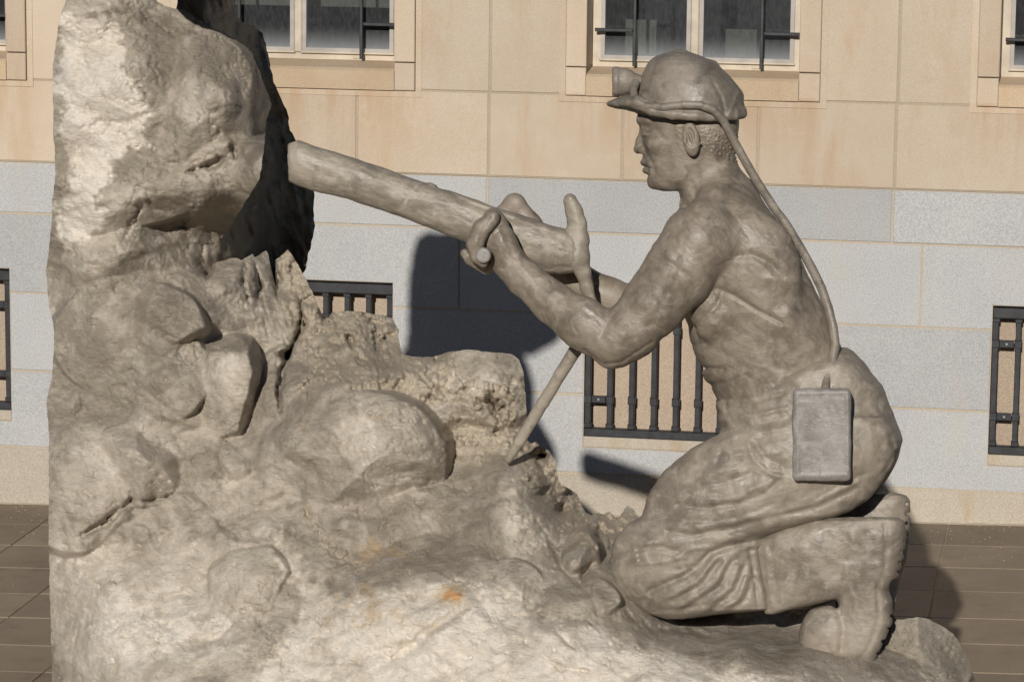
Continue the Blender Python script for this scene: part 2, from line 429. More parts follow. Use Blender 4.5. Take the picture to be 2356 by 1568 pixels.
# windows
def make_window(x0, x1):
    w = bpy.data.objects.new('window', None); link(w, bld)
    oa, ob = x0 + .111, x1 - .112; zs = 2.412; zj = 2.448
    yf = -.022
    # stone surround (proud of the wall)
    box_part('jamb_stone', [(x0, oa, yf, .24, zj + .003, ZW1 - .115)], M_sand, w, .004)
    box_part('jamb_stone', [(ob, x1, yf, .24, zj + .003, ZW1 - .115)], M_sand, w, .004)
    box_part('corner_stone', [(x0, oa - .0015, yf, .24, ZW0, zj - .003)], M_sand, w, .004)
    box_part('corner_stone', [(ob + .0015, x1, yf, .24, ZW0, zj - .003)], M_sand, w, .004)
    box_part('lintel_stone', [(x0, x1, yf, .24, ZW1 - .11, ZW1)], M_sand, w, .004)
    # sill with sloping top
    V = [(oa, yf, ZW0), (ob, yf, ZW0), (ob, yf, zs - .012), (oa, yf, zs - .012), (oa, yf + .02, zs), (ob, yf + .02, zs),
         (ob, .205, zs + .028), (oa, .205, zs + .028), (oa, .26, ZW0), (ob, .26, ZW0), (ob, .26, zs + .028), (oa, .26, zs + .028)]
    Fc = [(0, 1, 2, 3), (3, 2, 5, 4), (4, 5, 6, 7), (7, 6, 10, 11), (8, 11, 10, 9), (1, 0, 8, 9), (0, 3, 4, 7), (0, 7, 11, 8), (1, 6, 5, 2), (1, 9, 10, 6)]
    me = bpy.data.meshes.new('sill'); me.from_pydata(V, [], Fc); me.materials.append(M_sandsill); me.update()
    link(bpy.data.objects.new('sill', me), w)
    mg = .036
    slab_part('margin', [(x0 - mg, x0 - .003, ZW0 - mg, ZW1), (x1 + .003, x1 + mg, ZW0 - mg, ZW1), (x0 - .003, x1 + .003, ZW0 - mg, ZW0 - .003)], -.0055, .05, M_sand, w)
    # steel frame
    zb, zt = zs + .02, ZW1 - .12; yb = .185
    mid = (oa + ob) / 2 - .012
    slab_part('frame', [(oa, oa + .045, zb, zt), (ob - .045, ob, zb, zt), (oa + .045, ob - .045, zb, zb + .04), (oa + .045, ob - .045, zt - .05, zt)], yb, yb + .05, M_frame, w)
    box_part('mullion', [(mid - .022, mid + .022, yb - .012, yb + .045, zb + .0405, zt - .05)], M_frame, w, .006)
    for a, b in ((oa + .046, mid - .023), (mid + .023, ob - .046)):
        z0 = zb + .041; z1 = zt - .051
        slab_part('sash', [(a, a + .022, z0, z1), (b - .022, b, z0, z1), (a + .022, b - .022, z0, z0 + .026), (a + .022, b - .022, z1 - .03, z1)], yb - .007, yb + .03, M_frame_grey, w)
        box_part('drip_bar', [(a - .006, b + .006, yb - .02, yb - .0085, z0 - .004, z0 + .008)], M_frame, w, .003)
        me = boxes_mesh('pane', [(0, b - a - .04, 0, .005, 0, z1 - z0 - .05)], M_glass)
        o = bpy.data.objects.new('pane', me); o.location = (a + .02, yb + .012, z0 + .0265); link(o, w)
        box_part('catch', [((a + b) / 2 + .03, (a + b) / 2 + .075, yb - .006, yb, z0 - .030, z0 - .012)], M_frame, w, .004)
    # bars
    for s, xv in ((-1, oa + .235), (1, ob - .213)):
        box_part('bar', [(xv - .009, xv + .009, .120, .136, zs + .035, zt)], M_iron, w, .003)
        xa, xb = (oa + .022, xv - .0095) if s < 0 else (xv + .0095, ob - .012)
        for zz in (2.628, 3.1, 3.6):
            box_part('bar', [(xa, xb, .120, .134, zz, zz + .018)], M_iron, w, .003)
    # dark room behind, with a pulled blind
    V = [(x, y, z) for x in (oa - .3, ob + .3) for y in (.301, 1.6) for z in (ZW0 - .05, ZW1 + .05)]
    me = bpy.data.meshes.new('room'); me.from_pydata(V, [], [(2, 3, 7, 6), (0, 1, 3, 2), (4, 6, 7, 5), (0, 2, 6, 4), (1, 5, 7, 3)]); me.materials.append(M_room)
    link(bpy.data.objects.new('room', me), w)
    return w, oa, ob
for k, (a, b) in enumerate(WIN):
    w, oa, ob = make_window(a, b)
    if k == 1:
        w['label'] = 'window with a pale blind half way down behind the glass'
        box_part('blind', [(oa + .02, ob - .02, .50, .51, 2.70, 3.9)], M_blind, w)
    if k == 2:  # made-up panels behind the glass, standing in for pale strip reflections
        for zz, dx, r in ((2.66, -.33, .0), (2.62, .22, .0)):
            box_part('reflection_panel', [(oa + .45 + dx, oa + .62 + dx, .6, .62, 2.35, zz)], M_blind, w)

# basement vents with iron grilles
def make_vent(x0, x1):
    v = bpy.data.objects.new('vent', None); link(v, bld)
    box_part('back_panel', [(x0 - .02, x1 + .02, .115, .14, ZV0 - .07, ZV1 + .02)], M_vent, v)
    box_part('sill', [(x0, x1, -.001, .11, ZV0 - .06, ZV0 - .003)], M_granlow, v, .003)
    box_part('rail', [(x0 + .002, x1 - .002, .012, .05, ZV1 - .068, ZV1 - .012)], M_iron, v, .003)
    box_part('rail', [(x0 + .002, x1 - .002, .004, .05, ZV0, ZV0 + .042)], M_iron, v, .003)
    n = 9; dx = (x1 - x0 - .036) / n
    for i in range(n + 1):
        xc = x0 + .018 + i * dx; hw = .0165 if i in (0, n) else .0145
        b = box_part('bar', [(xc - hw, xc + hw, .016, .044, ZV0 + .0425, ZV1 - .0685)], M_iron, v, .003)
        for zc in (.655, 1.045):
            box_part('collar', [(xc - hw - .005, xc + hw + .005, .011, .049, zc - .021, zc + .021)], M_iron, b, .003)
        box_part('foot_collar', [(xc - hw - .005, xc + hw + .005, .011, .049, ZV0 + .043, ZV0 + .068)], M_iron, b, .003)
        box_part('head_collar', [(xc - hw - .005, xc + hw + .005, .011, .049, ZV1 - .09, ZV1 - .069)], M_iron, b, .003)
    for xa in (x0 + .018 + dx / 2, x1 - .018 - dx / 2):
        for zc in (.655, 1.045):
            pl = box_part('strap_plate', [(xa - dx / 2 + .022, xa + dx / 2 - .022, .018, .032, zc - .019, zc + .019)], M_iron, v, .002)
            box_part('bolt', [(xa - .006, xa + .006, .010, .0178, zc - .006, zc + .006)], M_bolt, pl, .003)
for a, b in VEN: make_vent(a, b)

# ------------------------------------------------------------------ noise on arrays
def vnoise(U, V, cell, seed, ang=0., sx=1., sy=1.):
    rs = np.random.RandomState(seed); T = rs.rand(256, 256).astype(np.float32)
    c, s = math.cos(ang), math.sin(ang)
    x = (U * c + V * s) / (cell * sx) + 37.3; y = (-U * s + V * c) / (cell * sy) + 91.7
    xi = np.floor(x).astype(np.int64); yi = np.floor(y).astype(np.int64); fx = x - xi; fy = y - yi
    fx = fx * fx * fx * (fx * (fx * 6 - 15) + 10); fy = fy * fy * fy * (fy * (fy * 6 - 15) + 10)
    a = T[xi & 255, yi & 255]; b = T[(xi + 1) & 255, yi & 255]; c_ = T[xi & 255, (yi + 1) & 255]; d = T[(xi + 1) & 255, (yi + 1) & 255]
    return (a * (1 - fx) + b * fx) * (1 - fy) + (c_ * (1 - fx) + d * fx) * fy - .5
def fbm(U, V, cell, seed, octv=5, g=.5, ang=0., sx=1., sy=1.):
    r = 0; a = 1.
    for i in range(octv):
        r = r + a * vnoise(U, V, cell / 2 ** i, seed + i, ang + i * .37 if sx == sy else ang, sx, sy); a *= g
    return r
def trinoise(U, V, cell, seed, ang=0.):
    """faceted (planar) noise"""
    rs = np.random.RandomState(seed); T = rs.rand(256, 256)
    c, s = math.cos(ang), math.sin(ang); x0 = (U * c + V * s) / cell; y0 = (-U * s + V * c) / cell
    x = x0 + y0 * .5 + 31.; y = y0 * 1.1547 + 57.
    xi = np.floor(x).astype(int); yi = np.floor(y).astype(int); fx = x - xi; fy = y - yi
    a = T[xi & 255, yi & 255]; b = T[(xi + 1) & 255, yi & 255]; c_ = T[xi & 255, (yi + 1) & 255]; d = T[(xi + 1) & 255, (yi + 1) & 255]
    lo = a + fx * (b - a) + fy * (c_ - a); hi = d + (1 - fx) * (c_ - d) + (1 - fy) * (b - d)
    return np.where(fx + fy < 1, lo, hi) - .5
def worley(U, V, cell, seed):
    rs = np.random.RandomState(seed); T = rs.rand(128, 128, 2); H = rs.rand(128, 128)
    x = U / cell + 11.; y = V / cell + 17.; xi = np.floor(x).astype(int); yi = np.floor(y).astype(int)
    d1 = np.full(U.shape, 9.); d2 = np.full(U.shape, 9.); hh = np.zeros(U.shape)
    for i in (-1, 0, 1):
        for j in (-1, 0, 1):
            a, b = xi + i, yi + j; t = T[a & 127, b & 127]
            d = (a + t[..., 0] - x) ** 2 + (b + t[..., 1] - y) ** 2
            m = d < d1; d2 = np.where(m, d1, np.minimum(d2, d)); hh = np.where(m, H[a & 127, b & 127], hh); d1 = np.where(m, d, d1)
    return np.sqrt(d1), np.sqrt(d2), hh
def pl_dist(U, V, pts):
    d = np.full(U.shape, 1e9, dtype=np.float32)
    for (ax, ay), (bx_, by_) in zip(pts[:-1], pts[1:]):
        vx, vy = bx_ - ax, by_ - ay; L = vx * vx + vy * vy + 1e-9
        t = np.clip(((U - ax) * vx + (V - ay) * vy) / L, 0, 1)
        d = np.minimum(d, (U - ax - t * vx) ** 2 + (V - ay - t * vy) ** 2)
    return np.sqrt(d)
def taper_stroke(U, V, pts, a, sg, wob=None):
    """groove that fades at both ends; steep above, gentle below"""
    lens = [math.hypot(q[0] - p[0], q[1] - p[1]) for p, q in zip(pts[:-1], pts[1:])]; T = sum(lens); acc = 0.
    best = np.full(U.shape, 1e9); tt = np.zeros(U.shape); sd = np.zeros(U.shape)
    for (p, q), L in zip(zip(pts[:-1], pts[1:]), lens):
        vx, vy = q[0] - p[0], q[1] - p[1]
        t = np.clip(((U - p[0]) * vx + (V - p[1]) * vy) / (L * L + 1e-9), 0, 1)
        d = (U - p[0] - t * vx) ** 2 + (V - p[1] - t * vy) ** 2; m = d < best
        best = np.where(m, d, best); tt = np.where(m, (acc + t * L) / T, tt); acc += L
    d = np.sqrt(best)
    if wob is not None: d = d + wob
    w = sg * (.35 + .65 * np.sin(np.pi * tt))
    return a * np.sin(np.pi * np.clip(tt, .03, .97)) ** .6 * (.75 * np.exp(-(d / w) ** 2) + .25 * np.exp(-(d / (w * 3)) ** 2))
def poly_soft(U, V, poly, soft, wob):
    d = pl_dist(U, V, poly + poly[:1]); ins_ = inside(U, V, poly)
    return sstep(np.where(ins_, d, -d) + wob, -soft, soft)
def inside(U, V, poly):
    r = np.zeros(U.shape, bool); n = len(poly)
    for i in range(n):
        (x1, y1), (x2, y2) = poly[i], poly[(i + 1) % n]
        if y1 == y2: continue
        c = ((y1 > V) != (y2 > V)) & (U < (x2 - x1) * (V - y1) / (y2 - y1) + x1)
        r ^= c
    return r
def smin(a, b, k): 
    h = np.maximum(k - np.abs(a - b), 0) / k
    return np.minimum(a, b) - h * h * k * .25
def smax(a, b, k): return -smin(-a, -b, k)
def sstep(x, a, b):
    t = np.clip((x - a) / (b - a), 0, 1); return t * t * (3 - 2 * t)
def blob(U, V, cu, cv, ru, rv, ang=0.):
    c, s = math.cos(ang), math.sin(ang)
    x = ((U - cu) * c + (V - cv) * s) / ru; y = (-(U - cu) * s + (V - cv) * c) / rv
    return np.exp(-(x * x + y * y))

# ------------------------------------------------------------------ rock (relief sheets with real depth)
def rough_outline(poly, amp, step, seed):
    out = []; rs = np.random.RandomState(seed)
    for (a, b), (c, d) in zip(poly, poly[1:] + poly[:1]):
        L = math.hypot(c - a, d - b); n = max(1, int(L / step))
        for i in range(n):
            t = i / n; nx, ny = -(d - b) / (L + 1e-6), (c - a) / (L + 1e-6); r = rs.uniform(-amp, amp) if i else 0
            out.append((a + (c - a) * t + nx * r, b + (d - b) * t + ny * r))
    return out

def relief(name_parts, poly, hfun, step, wback, mat, parent, labels=None, attr_fun=None, shrink=.88):
    P = np.array(poly); u0, v0 = P.min(0) - step; u1, v1 = P.max(0) + step
    us = np.arange(u0, u1 + step, step); vs = np.arange(v0, v1 + step, step)
    U, V = np.meshgrid(us, vs, indexing='ij')
    Uc, Vc = (U[:-1, :-1] + step / 2), (V[:-1, :-1] + step / 2)
    m = inside(Uc, Vc, poly)
    # edge vertices snap on to the outline
    cnt = np.zeros(U.shape, int)
    cnt[:-1, :-1] += m; cnt[1:, :-1] += m; cnt[:-1, 1:] += m; cnt[1:, 1:] += m
    bd = (cnt > 0) & (cnt < 4)
    bu, bv = U[bd], V[bd]; best = np.full(len(bu), 1e9); nu, nv = bu.copy(), bv.copy()
    for (ax, ay), (cx_, cy_) in zip(poly, poly[1:] + poly[:1]):
        vx, vy = cx_ - ax, cy_ - ay; L = vx * vx + vy * vy + 1e-9
        t = np.clip(((bu - ax) * vx + (bv - ay) * vy) / L, 0, 1); qx, qy = ax + t * vx, ay + t * vy
        d = (bu - qx) ** 2 + (bv - qy) ** 2; k = d < best
        best[k] = d[k]; nu[k] = qx[k]; nv[k] = qy[k]
    ok = best < (1.6 * step) ** 2
    nu = np.where(ok, nu, bu); nv = np.where(ok, nv, bv)
    U2, V2 = U.copy(), V.copy(); U2[bd] = nu; V2[bd] = nv
    Hh, attrs = hfun(U2, V2)
    idx = np.arange(U.size).reshape(U.shape)
    ii, jj = np.nonzero(m)
    quads = np.stack([idx[ii, jj], idx[ii, jj + 1], idx[ii + 1, jj + 1], idx[ii + 1, jj]], 1)
    pts = uvw(np.stack([U2.ravel(), V2.ravel(), Hh.ravel()], 1))
    A = {k: v.ravel() for k, v in attrs.items()}
    lab = np.zeros(len(quads), int)
    names = name_parts
    if labels is not None:
        for li, lp in enumerate(labels, 1):
            lab[inside(Uc[ii, jj], Vc[ii, jj], lp) & (lab == 0)] = li
    objs = []
    for li, nm in enumerate(names):
        q = quads[lab == li]
        if not len(q): continue
        used, inv = np.unique(q, return_inverse=True); q2 = inv.reshape(q.shape)
        objs.append(mesh_np(nm, pts[used], q2, mat, parent, attrs={k: v[used] for k, v in A.items()}))
    # sides and back: walk the outline
    e = {}
    a_, b_ = quads, np.roll(quads, -1, 1)
    key = a_.astype(np.int64) * U.size + b_; rev = b_.astype(np.int64) * U.size + a_
    bmask = ~np.isin(key.ravel(), rev.ravel()); ea = a_.ravel()[bmask]; eb = b_.ravel()[bmask]
    allv = np.unique(np.concatenate([ea, eb])); mp = {int(x): i for i, x in enumerate(allv)}
    fu, fv, fh = U2.ravel()[allv], V2.ravel()[allv], Hh.ravel()[allv]
    wb = wback(fu, fv, fh) if callable(wback) else np.full(len(fu), float(wback))
    rings = [np.stack([fu, fv, fh + (wb - fh) * t], 1) for t in (0, .1, .4, 1.)]
    nring = len(allv)
    sa = np.array([mp[int(x)] for x in ea]); sb = np.array([mp[int(x)] for x in eb]); Q = []
    for r in range(len(rings) - 1):
        Q.append(np.stack([sb + r * nring, sa + r * nring, sa + (r + 1) * nring, sb + (r + 1) * nring], 1))
    # coarse back sheet
    sub_ = max(1, int(round(18 / step))); cm = m[:(m.shape[0] // sub_) * sub_, :(m.shape[1] // sub_) * sub_]
    cm = cm.reshape(cm.shape[0] // sub_, sub_, -1, sub_).all((1, 3)); ci, cj = np.nonzero(cm)
    bi = np.arange((cm.shape[0] + 1) * (cm.shape[1] + 1)).reshape(cm.shape[0] + 1, cm.shape[1] + 1)
    gu, gv = np.meshgrid(us[0] + np.arange(cm.shape[0] + 1) * sub_ * step, vs[0] + np.arange(cm.shape[1] + 1) * sub_ * step, indexing='ij')
    hx = Hh[np.minimum(np.arange(cm.shape[0] + 1) * sub_, U.shape[0] - 1)][:, np.minimum(np.arange(cm.shape[1] + 1) * sub_, U.shape[1] - 1)]
    gw = (wback(gu, gv, hx) if callable(wback) else np.full(gu.shape, float(wback))) - 3
    base = nring * len(rings); VV = uvw(np.concatenate(rings + [np.stack([gu.ravel(), gv.ravel(), gw.ravel()], 1)]))
    Q.append(np.stack([bi[ci, cj], bi[ci + 1, cj], bi[ci + 1, cj + 1], bi[ci, cj + 1]], 1) + base)
    Q = np.concatenate(Q); used, inv = np.unique(Q, return_inverse=True); VV = VV[used]; Q = inv.reshape(Q.shape)
    bk = bpy.data.meshes.new('back'); bk.from_pydata([tuple(x) for x in VV], [], Q.tolist())
    bk.materials.append(mat)
    at = bk.attributes.new('pale', 'FLOAT', 'POINT')
    link(bpy.data.objects.new('rear_surface', bk), parent)
    return objs

rock = empty('rock_sculpture', 'tall sculpted grey rock face with rubble and a round boulder, facing the kneeling miner', 'sculpture', loc=tuple(uvw([[800, 1500, 0]])[0]))
ROCK_LOC = Vector(rock.location)
class Sub:  # parts keep world coordinates; their parent sits at the base
    pass
rock.location = (0, 0, 0)

CP = np.array([
 (120,-450,260),(300,-450,260),(480,-450,420),(140,-200,250),(320,-200,250),(480,-150,420),
 (150,0,260),(250,0,250),(360,5,380),(180,90,245),(250,120,225),(310,170,205),(440,60,400),(380,110,300),(530,110,380),(590,170,500),
 (135,200,250),(200,230,215),(290,280,205),(335,300,200),(380,300,245),(430,230,235),(520,215,235),(500,170,300),(560,250,320),(615,240,680),(614,290,600),(606,350,130),(600,385,80),(588,416,110),
 (520,300,262),(450,330,262),(360,350,235),(300,350,220),(420,400,225),(500,380,245),(545,360,225),(562,425,190),(545,455,300),(500,520,500),(380,470,250),
 (130,380,270),(220,380,245),(130,500,275),(220,520,210),(300,470,200),(350,440,200),(400,530,400),(430,500,330),(470,465,215),(340,560,330),(450,600,430),(480,600,520),(400,640,330),
 (120,620,350),(200,620,225),(300,610,265),(130,760,340),(220,760,250),(300,720,255),(370,740,210),(440,720,250),(520,660,330),(520,720,380),(560,640,420),
 (130,900,320),(220,900,265),(330,860,215),(470,860,290),(480,960,260),(280,940,255),(120,1000,280),(200,990,190),(300,1000,120),(420,1040,190),(480,1080,190),
 (120,1150,240),(200,1120,90),(270,1200,100),(160,1300,130),(300,1300,40),(450,1200,90),(420,1300,20),(130,1450,150),(220,1430,0),(400,1400,-60),(130,1600,100),(300,1600,-190),
 (600,1100,120),(640,1000,120),(700,1000,80),(680,900,210),(700,1110,40),(620,1200,40),(700,1200,40),(760,1240,-20),(700,1350,-120),(840,1240,0),(900,1300,-120),(1000,1230,-20),
 (720,820,360),(760,760,430),(820,760,400),(900,800,440),(690,640,640),(660,600,660),(620,600,620),(600,700,480),(640,780,430),(560,600,560),(530,600,560),(620,860,430),(612,905,420),(600,965,330),
 (1000,830,330),(1040,815,420),(1150,820,380),(1190,830,360),(1000,880,235),(1100,880,215),(1190,900,240),(1210,960,290),(950,860,230),(850,850,215),(780,880,190),(1080,980,235),(1070,1080,190),(1190,1060,190),
 (1230,1030,330),(1260,1050,320),(1230,1100,110),(1180,1120,10),(1130,1180,-60),(1300,1140,300),(1260,1180,80),(1340,1190,230),(1400,1190,330),(1440,1180,380),(1460,1200,380),(1380,1270,40),(1310,1250,20),
 (1250,1260,-80),(1160,1260,-100),(1290,1330,-170),(1400,1320,-90),(1430,1370,-120),(1380,1400,-230),(1470,1430,-185),(1100,1350,-230),(1000,1420,-300),(850,1400,-230),(850,1550,-320),(1150,1550,-400),(600,1450,-190),(600,1600,-310),
 (1500,1260,260),(1560,1300,230),(1560,1400,160),(1560,1430,60),(1560,1452,-120),(1540,1500,-330),(1450,1560,-420),(1700,1340,260),(1640,1430,110),(1700,1410,170),(1700,1442,120),(1700,1463,-60),(1700,1476,-170),(1700,1510,-330),(1700,1568,-410),
 (1850,1360,250),(1800,1446,120),(1850,1430,130),(1850,1465,40),(1850,1490,-140),(1850,1530,-300),(1850,1600,-400),(1950,1375,260),(1990,1500,-60),(2000,1530,-160),(2040,1410,220),(2070,1470,80),(2080,1540,-120),(2110,1425,200),(2150,1440,190),
 (2130,1500,20),(2200,1480,160),(2190,1550,-20),(2238,1560,120),(2100,1640,-260),(2240,1690,60),(1500,1690,-480),(1000,1690,-430),(500,1690,-340),(150,1690,0)], float)

def rbf(U, V):
    A = CP; n = len(A)
    def ph(d2): return d2 * np.log(d2 + 1e-6) * .5
    X = A[:, :2] / 400.; D = ((X[:, None] - X[None]) ** 2).sum(-1)
    K = ph(D) + np.eye(n) * .0015; Pm = np.c_[np.ones(n), X]
    M = np.block([[K, Pm], [Pm.T, np.zeros((3, 3))]])
    c = np.linalg.solve(M, np.r_[A[:, 2], np.zeros(3)])
    # evaluate coarsely then interpolate
    st = 12.; gu = np.arange(60, 2330, st); gv = np.arange(-500, 1760, st)
    GU, GV = np.meshgrid(gu / 400., gv / 400., indexing='ij')
    Z = c[n] + c[n + 1] * GU + c[n + 2] * GV
    for i in range(n): Z = Z + c[i] * ph((GU - X[i, 0]) ** 2 + (GV - X[i, 1]) ** 2)
    x = np.clip((U - 60) / st, 1, len(gu) - 3); y = np.clip((V + 500) / st, 1, len(gv) - 3)
    xi = x.astype(int); yi = y.astype(int); fx = x - xi; fy = y - yi
    return (Z[xi, yi] * (1 - fx) + Z[xi + 1, yi] * fx) * (1 - fy) + (Z[xi, yi + 1] * (1 - fx) + Z[xi + 1, yi + 1] * fx) * fy

def facet(U, V, cu, cv, ru, rv, ang, h0, seed, gent=40, steep=260, nf=7, k=8, tilt=(0, 0)):
    rs = np.random.RandomState(seed); c, s = math.cos(ang), math.sin(ang)
    wob = fbm(U, V, 60, seed + 900, 3) * .07
    x = ((U - cu) * c + (V - cv) * s) / ru + wob; y = (-(U - cu) * s + (V - cv) * c) / rv + wob * .7
    h = np.full(U.shape, 0.)
    a0 = rs.rand() * 6.28
    for i in range(nf):
        a = a0 + 6.283 * i / nf + rs.uniform(-.3, .3); d = x * math.cos(a) + y * math.sin(a)
        h = smax(h, gent * (d - rs.uniform(.05, .5)) * rs.uniform(1., 2.4), k)
        h = smax(h, steep * (d - rs.uniform(.7, 1.0)), k)
    r = np.sqrt(x * x + y * y); h = h + np.maximum(r - 1.15, 0) * 600
    return h0 + h + tilt[0] * (U - cu) + tilt[1] * (V - cv)

STONES = [
 # cu, cv, ru, rv, ang, h0, seed, gent, steep, tilt, k
 (450,255,118,165,.2, 190, 3, 100, 380, (.12,-.1), 5),
 (420,415,150,60,-.5, 215, 9, 45, 260, (-.1,-.1), 5),
 (370,725,95,60,.35, 165, 13, 45, 420, (-.5,-.3), 4),
 (360,865,108,98,-.35, 160, 17, 70, 420, (-.6,-.35), 4),
 (505,905,80,122,.12, 170, 91, 32, 480, (-.55,.0), 4),
 (528,1075,50,52,.2, 120, 21, 40, 200, (-.5,-.3), 5),
 (320,1050,105,98,.5, 30, 23, 120, 420, (-.3,-.5), 5),
 (180,1110,130,140,.15, 60, 27, 60, 330, (-.3,-.6), 5),
 (570,1335,85,72,-.45, -120, 31, 25, 240, (-.35,-.6), 4),
 (400,1430,150,75,.05, -95, 33, 45, 240, (-.25,-.9), 6),
 (1110,895,115,85,.05, 175, 43, 50, 330, (.1,-.15), 5),
 (1325,1297,50,66,.1, -150, 45, 110, 420, (-.1,-.2), 3),
 (1180,1350,66,56,.3, -235, 47, 40, 220, (-.4,-.5), 5),
 (1370,1375,52,40,.4, -245, 49, 40, 260, (-.5,-.6), 4),
 (1270,1480,140,76,.5, -380, 53, 60, 200, (-.2,-.5), 6),
 (2120,1505,112,88,.25, -40, 57, 60, 230, (.3,-.25), 6),
 (860,770,75,60,.1, 560, 59, 50, 300, (.2,-.1), 5),
 (1255,1090,50,62,.3, 200, 61, 40, 240, (.2,-.1), 5),
 (635,880,45,74,.2, 330, 63, 35, 360, (-.3,0), 3),
 (160,940,70,90,.1, 225, 75, 40, 130, (.2,-.1), 8),
 (250,780,110,110,.1, 215, 77, 35, 100, (.1,-.05), 8),
]
RUB = [(700,650),(740,700),(790,740),(860,790),(930,825),(1010,870),(1080,880),(1150,900),(1130,980),(1080,1000)]
RUB2 = [(1215,1040),(1260,1080),(1300,1150),(1350,1200),(1400,1230)]
def rock_h(U, V):
    h = rbf(U, V)
    calm = sstep(V, 1150, 1350); wx = fbm(U, V, 90, 140, 3) * 26; wy = fbm(U, V, 90, 150, 3) * 26
    h = h + fbm(U, V, 190, 100, 3, .5) * 16 + trinoise(U + wx, V + wy, 120, 160, .4) * (84 - 30 * calm) + trinoise(U - wy, V + wx, 58, 170, 1.2) * (32 - 14 * calm) + trinoise(U + wy * .6, V - wx * .6, 30, 175, .2) * 12 + trinoise(U + wx * .5, V + wy * .5, 14, 177, 1.0) * 4.5
    for (cu, cv, ru, rv, an, h0, sd_, ge, st, ti, k) in STONES:
        R_ = max(ru, rv) * 1.5; sl = (U > cu - R_) & (U < cu + R_) & (V > cv - R_) & (V < cv + R_)
        if not sl.any(): continue
        us, vs = U[sl], V[sl]
        h[sl] = smin(h[sl], facet(us, vs, cu, cv, ru, rv, an, h0, sd_, ge, st, k=k, tilt=ti), k + 6)
    # the big round boulder, a dome with worn facets and a sharp right edge
    x = (U - 868) / 152.; y = (V - 1046) / 142.; c, s = math.cos(.45), math.sin(.45)
    xr, yr = x * c + y * s, -x * s + y * c
    r2 = xr * xr * .93 + yr * yr * 1.05
    rr0 = np.sqrt(r2)
    ang_ = np.arctan2(y, x); lw = .5 + .5 * np.cos(ang_ - 2.75)            # 1 towards the lower left
    lw = sstep(lw, .25, .8)
    dome = -50 + 150 * (1 - np.sqrt(np.clip(1 - np.minimum(r2, 1) * (.985 - .25 * lw), 0, 1))) + np.maximum(rr0 - 1, 0) * (900 * (1 - lw) + 260 * lw)
    xx = x - .06 + wx * .0022; yy = y + .02 + wy * .0022
    for a, sl_ in ((-.8, 150), (.3, 170), (1.1, 260), (2.3, 70), (3.3, 130), (-1.9, 170)):
        dome = smax(dome, -50 + .8 * sl_ * (xx * math.cos(a) + yy * math.sin(a)) + 30 * np.maximum(r2 - .55, 0), 3)
    dome = dome + trinoise(U + wx, V + wy, 46, 190, .3) * 16 + (fbm(U, V, 30, 195, 4, .6)) * 5
    kk = 6 + 36 * sstep(-x * .8 + y * .9, .1, .9)
    h = smin(h, dome, kk)
    # concave sweep left and below the boulder
    rr = np.sqrt(((U - 860) / 200.) ** 2 + ((V - 1050) / 195.) ** 2)
    h = h + 16 * np.exp(-((rr - 1.15) / .2) ** 2) * (V > 950) * sstep(V, 950, 1100)
    # recesses and cracks (deeper = larger)
    for pts, a, s_ in (
        ([(690,690),(696,745),(672,800),(650,850),(640,905),(645,950)], 90, 6), ([(655,830),(668,805)], 120, 12),
        ([(484,600),(478,640)], 120, 9), ([(735,712),(758,728)], 150, 11), ([(590,610),(600,660),(590,700)], 50, 5), ([(630,590),(636,640),(640,690)], 60, 7),
        ([(565,600),(562,650),(575,700)], 45, 5), ([(800,765),(812,800)], 70, 6), ([(1120,900),(1145,945),(1165,930)], 60, 6), ([(1135,930),(1150,970)], 50, 6),
        ([(430,395),(500,372),(528,358)], 60, 9), ([(530,330),(545,370)], 40, 4),
        ([(300,1150),(345,1152),(395,1140),(412,1118)], 38, 5), ([(180,1236),(240,1205),(285,1165),(298,1150)], 55, 8),
        
        ([(1335,1345),(1345,1310),(1370,1290)], 45, 5), ([(1285,1155),(1300,1185)], 90, 10),
        ([(1230,1045),(1262,1050)], 90, 8), ([(1380,1200),(1385,1240)], 40, 7), ([(1440,1405),(1475,1440),(1560,1452),(1650,1462)], 40, 8),
        ([(290,400),(300,430),(340,440),(350,480),(400,490)], 12, 4), ([(310,440),(330,470),(300,520),(280,560)], 12, 4), ([(350,360),(420,385),(500,350)], 14, 5), ([(520,300),(560,360),(590,420)], 16, 5), ([(300,180),(318,260),(330,330),(300,350)], 8, 9),
        ([(1240,1500),(1290,1535),(1370,1545)], 18, 7), ([(860,1540),(950,1480),(1060,1400)], 22, 14), ([(430,1490),(500,1465),(545,1425)], 26, 12), ([(1270,1440),(1310,1480),(1330,1500)], 18, 7), ([(1250,1215),(1290,1290),(1350,1370)], 18, 8), ([(480,1180),(560,1240),(640,1230)], 20, 10), ([(350,1380),(430,1360),(520,1380)], 18, 9)):
        pa = np.array(pts); sl = (U > pa[:, 0].min() - 60) & (U < pa[:, 0].max() + 60) & (V > pa[:, 1].min() - 60) & (V < pa[:, 1].max() + 60)
        us, vs = U[sl], V[sl]
        h[sl] += taper_stroke(us, vs, pts, a * 1.15, s_, fbm(us, vs, 18, 300, 3) * 9)
    # crumbly rubble
    wn = fbm(U, V, 70, 320, 3)
    dr = np.minimum(pl_dist(U, V, RUB) / 78., pl_dist(U, V, RUB2) / 62.) + wn * .5
    dr = np.minimum(dr, pl_dist(U, V, [(700,1170),(760,1260),(830,1300)]) / 26. + .35 + wn * .4)
    dr = np.minimum(dr, pl_dist(U, V, [(715,780),(740,850),(700,900)]) / 50. + .25 + wn * .5); dr = np.minimum(dr, pl_dist(U, V, [(760,840),(850,850),(960,880)]) / 60. + .15 + wn * .5)
    crumb = 1 - sstep(dr, .55, 1.15)
    bmask = sstep(r2, .9, 1.05); crumb = crumb * bmask
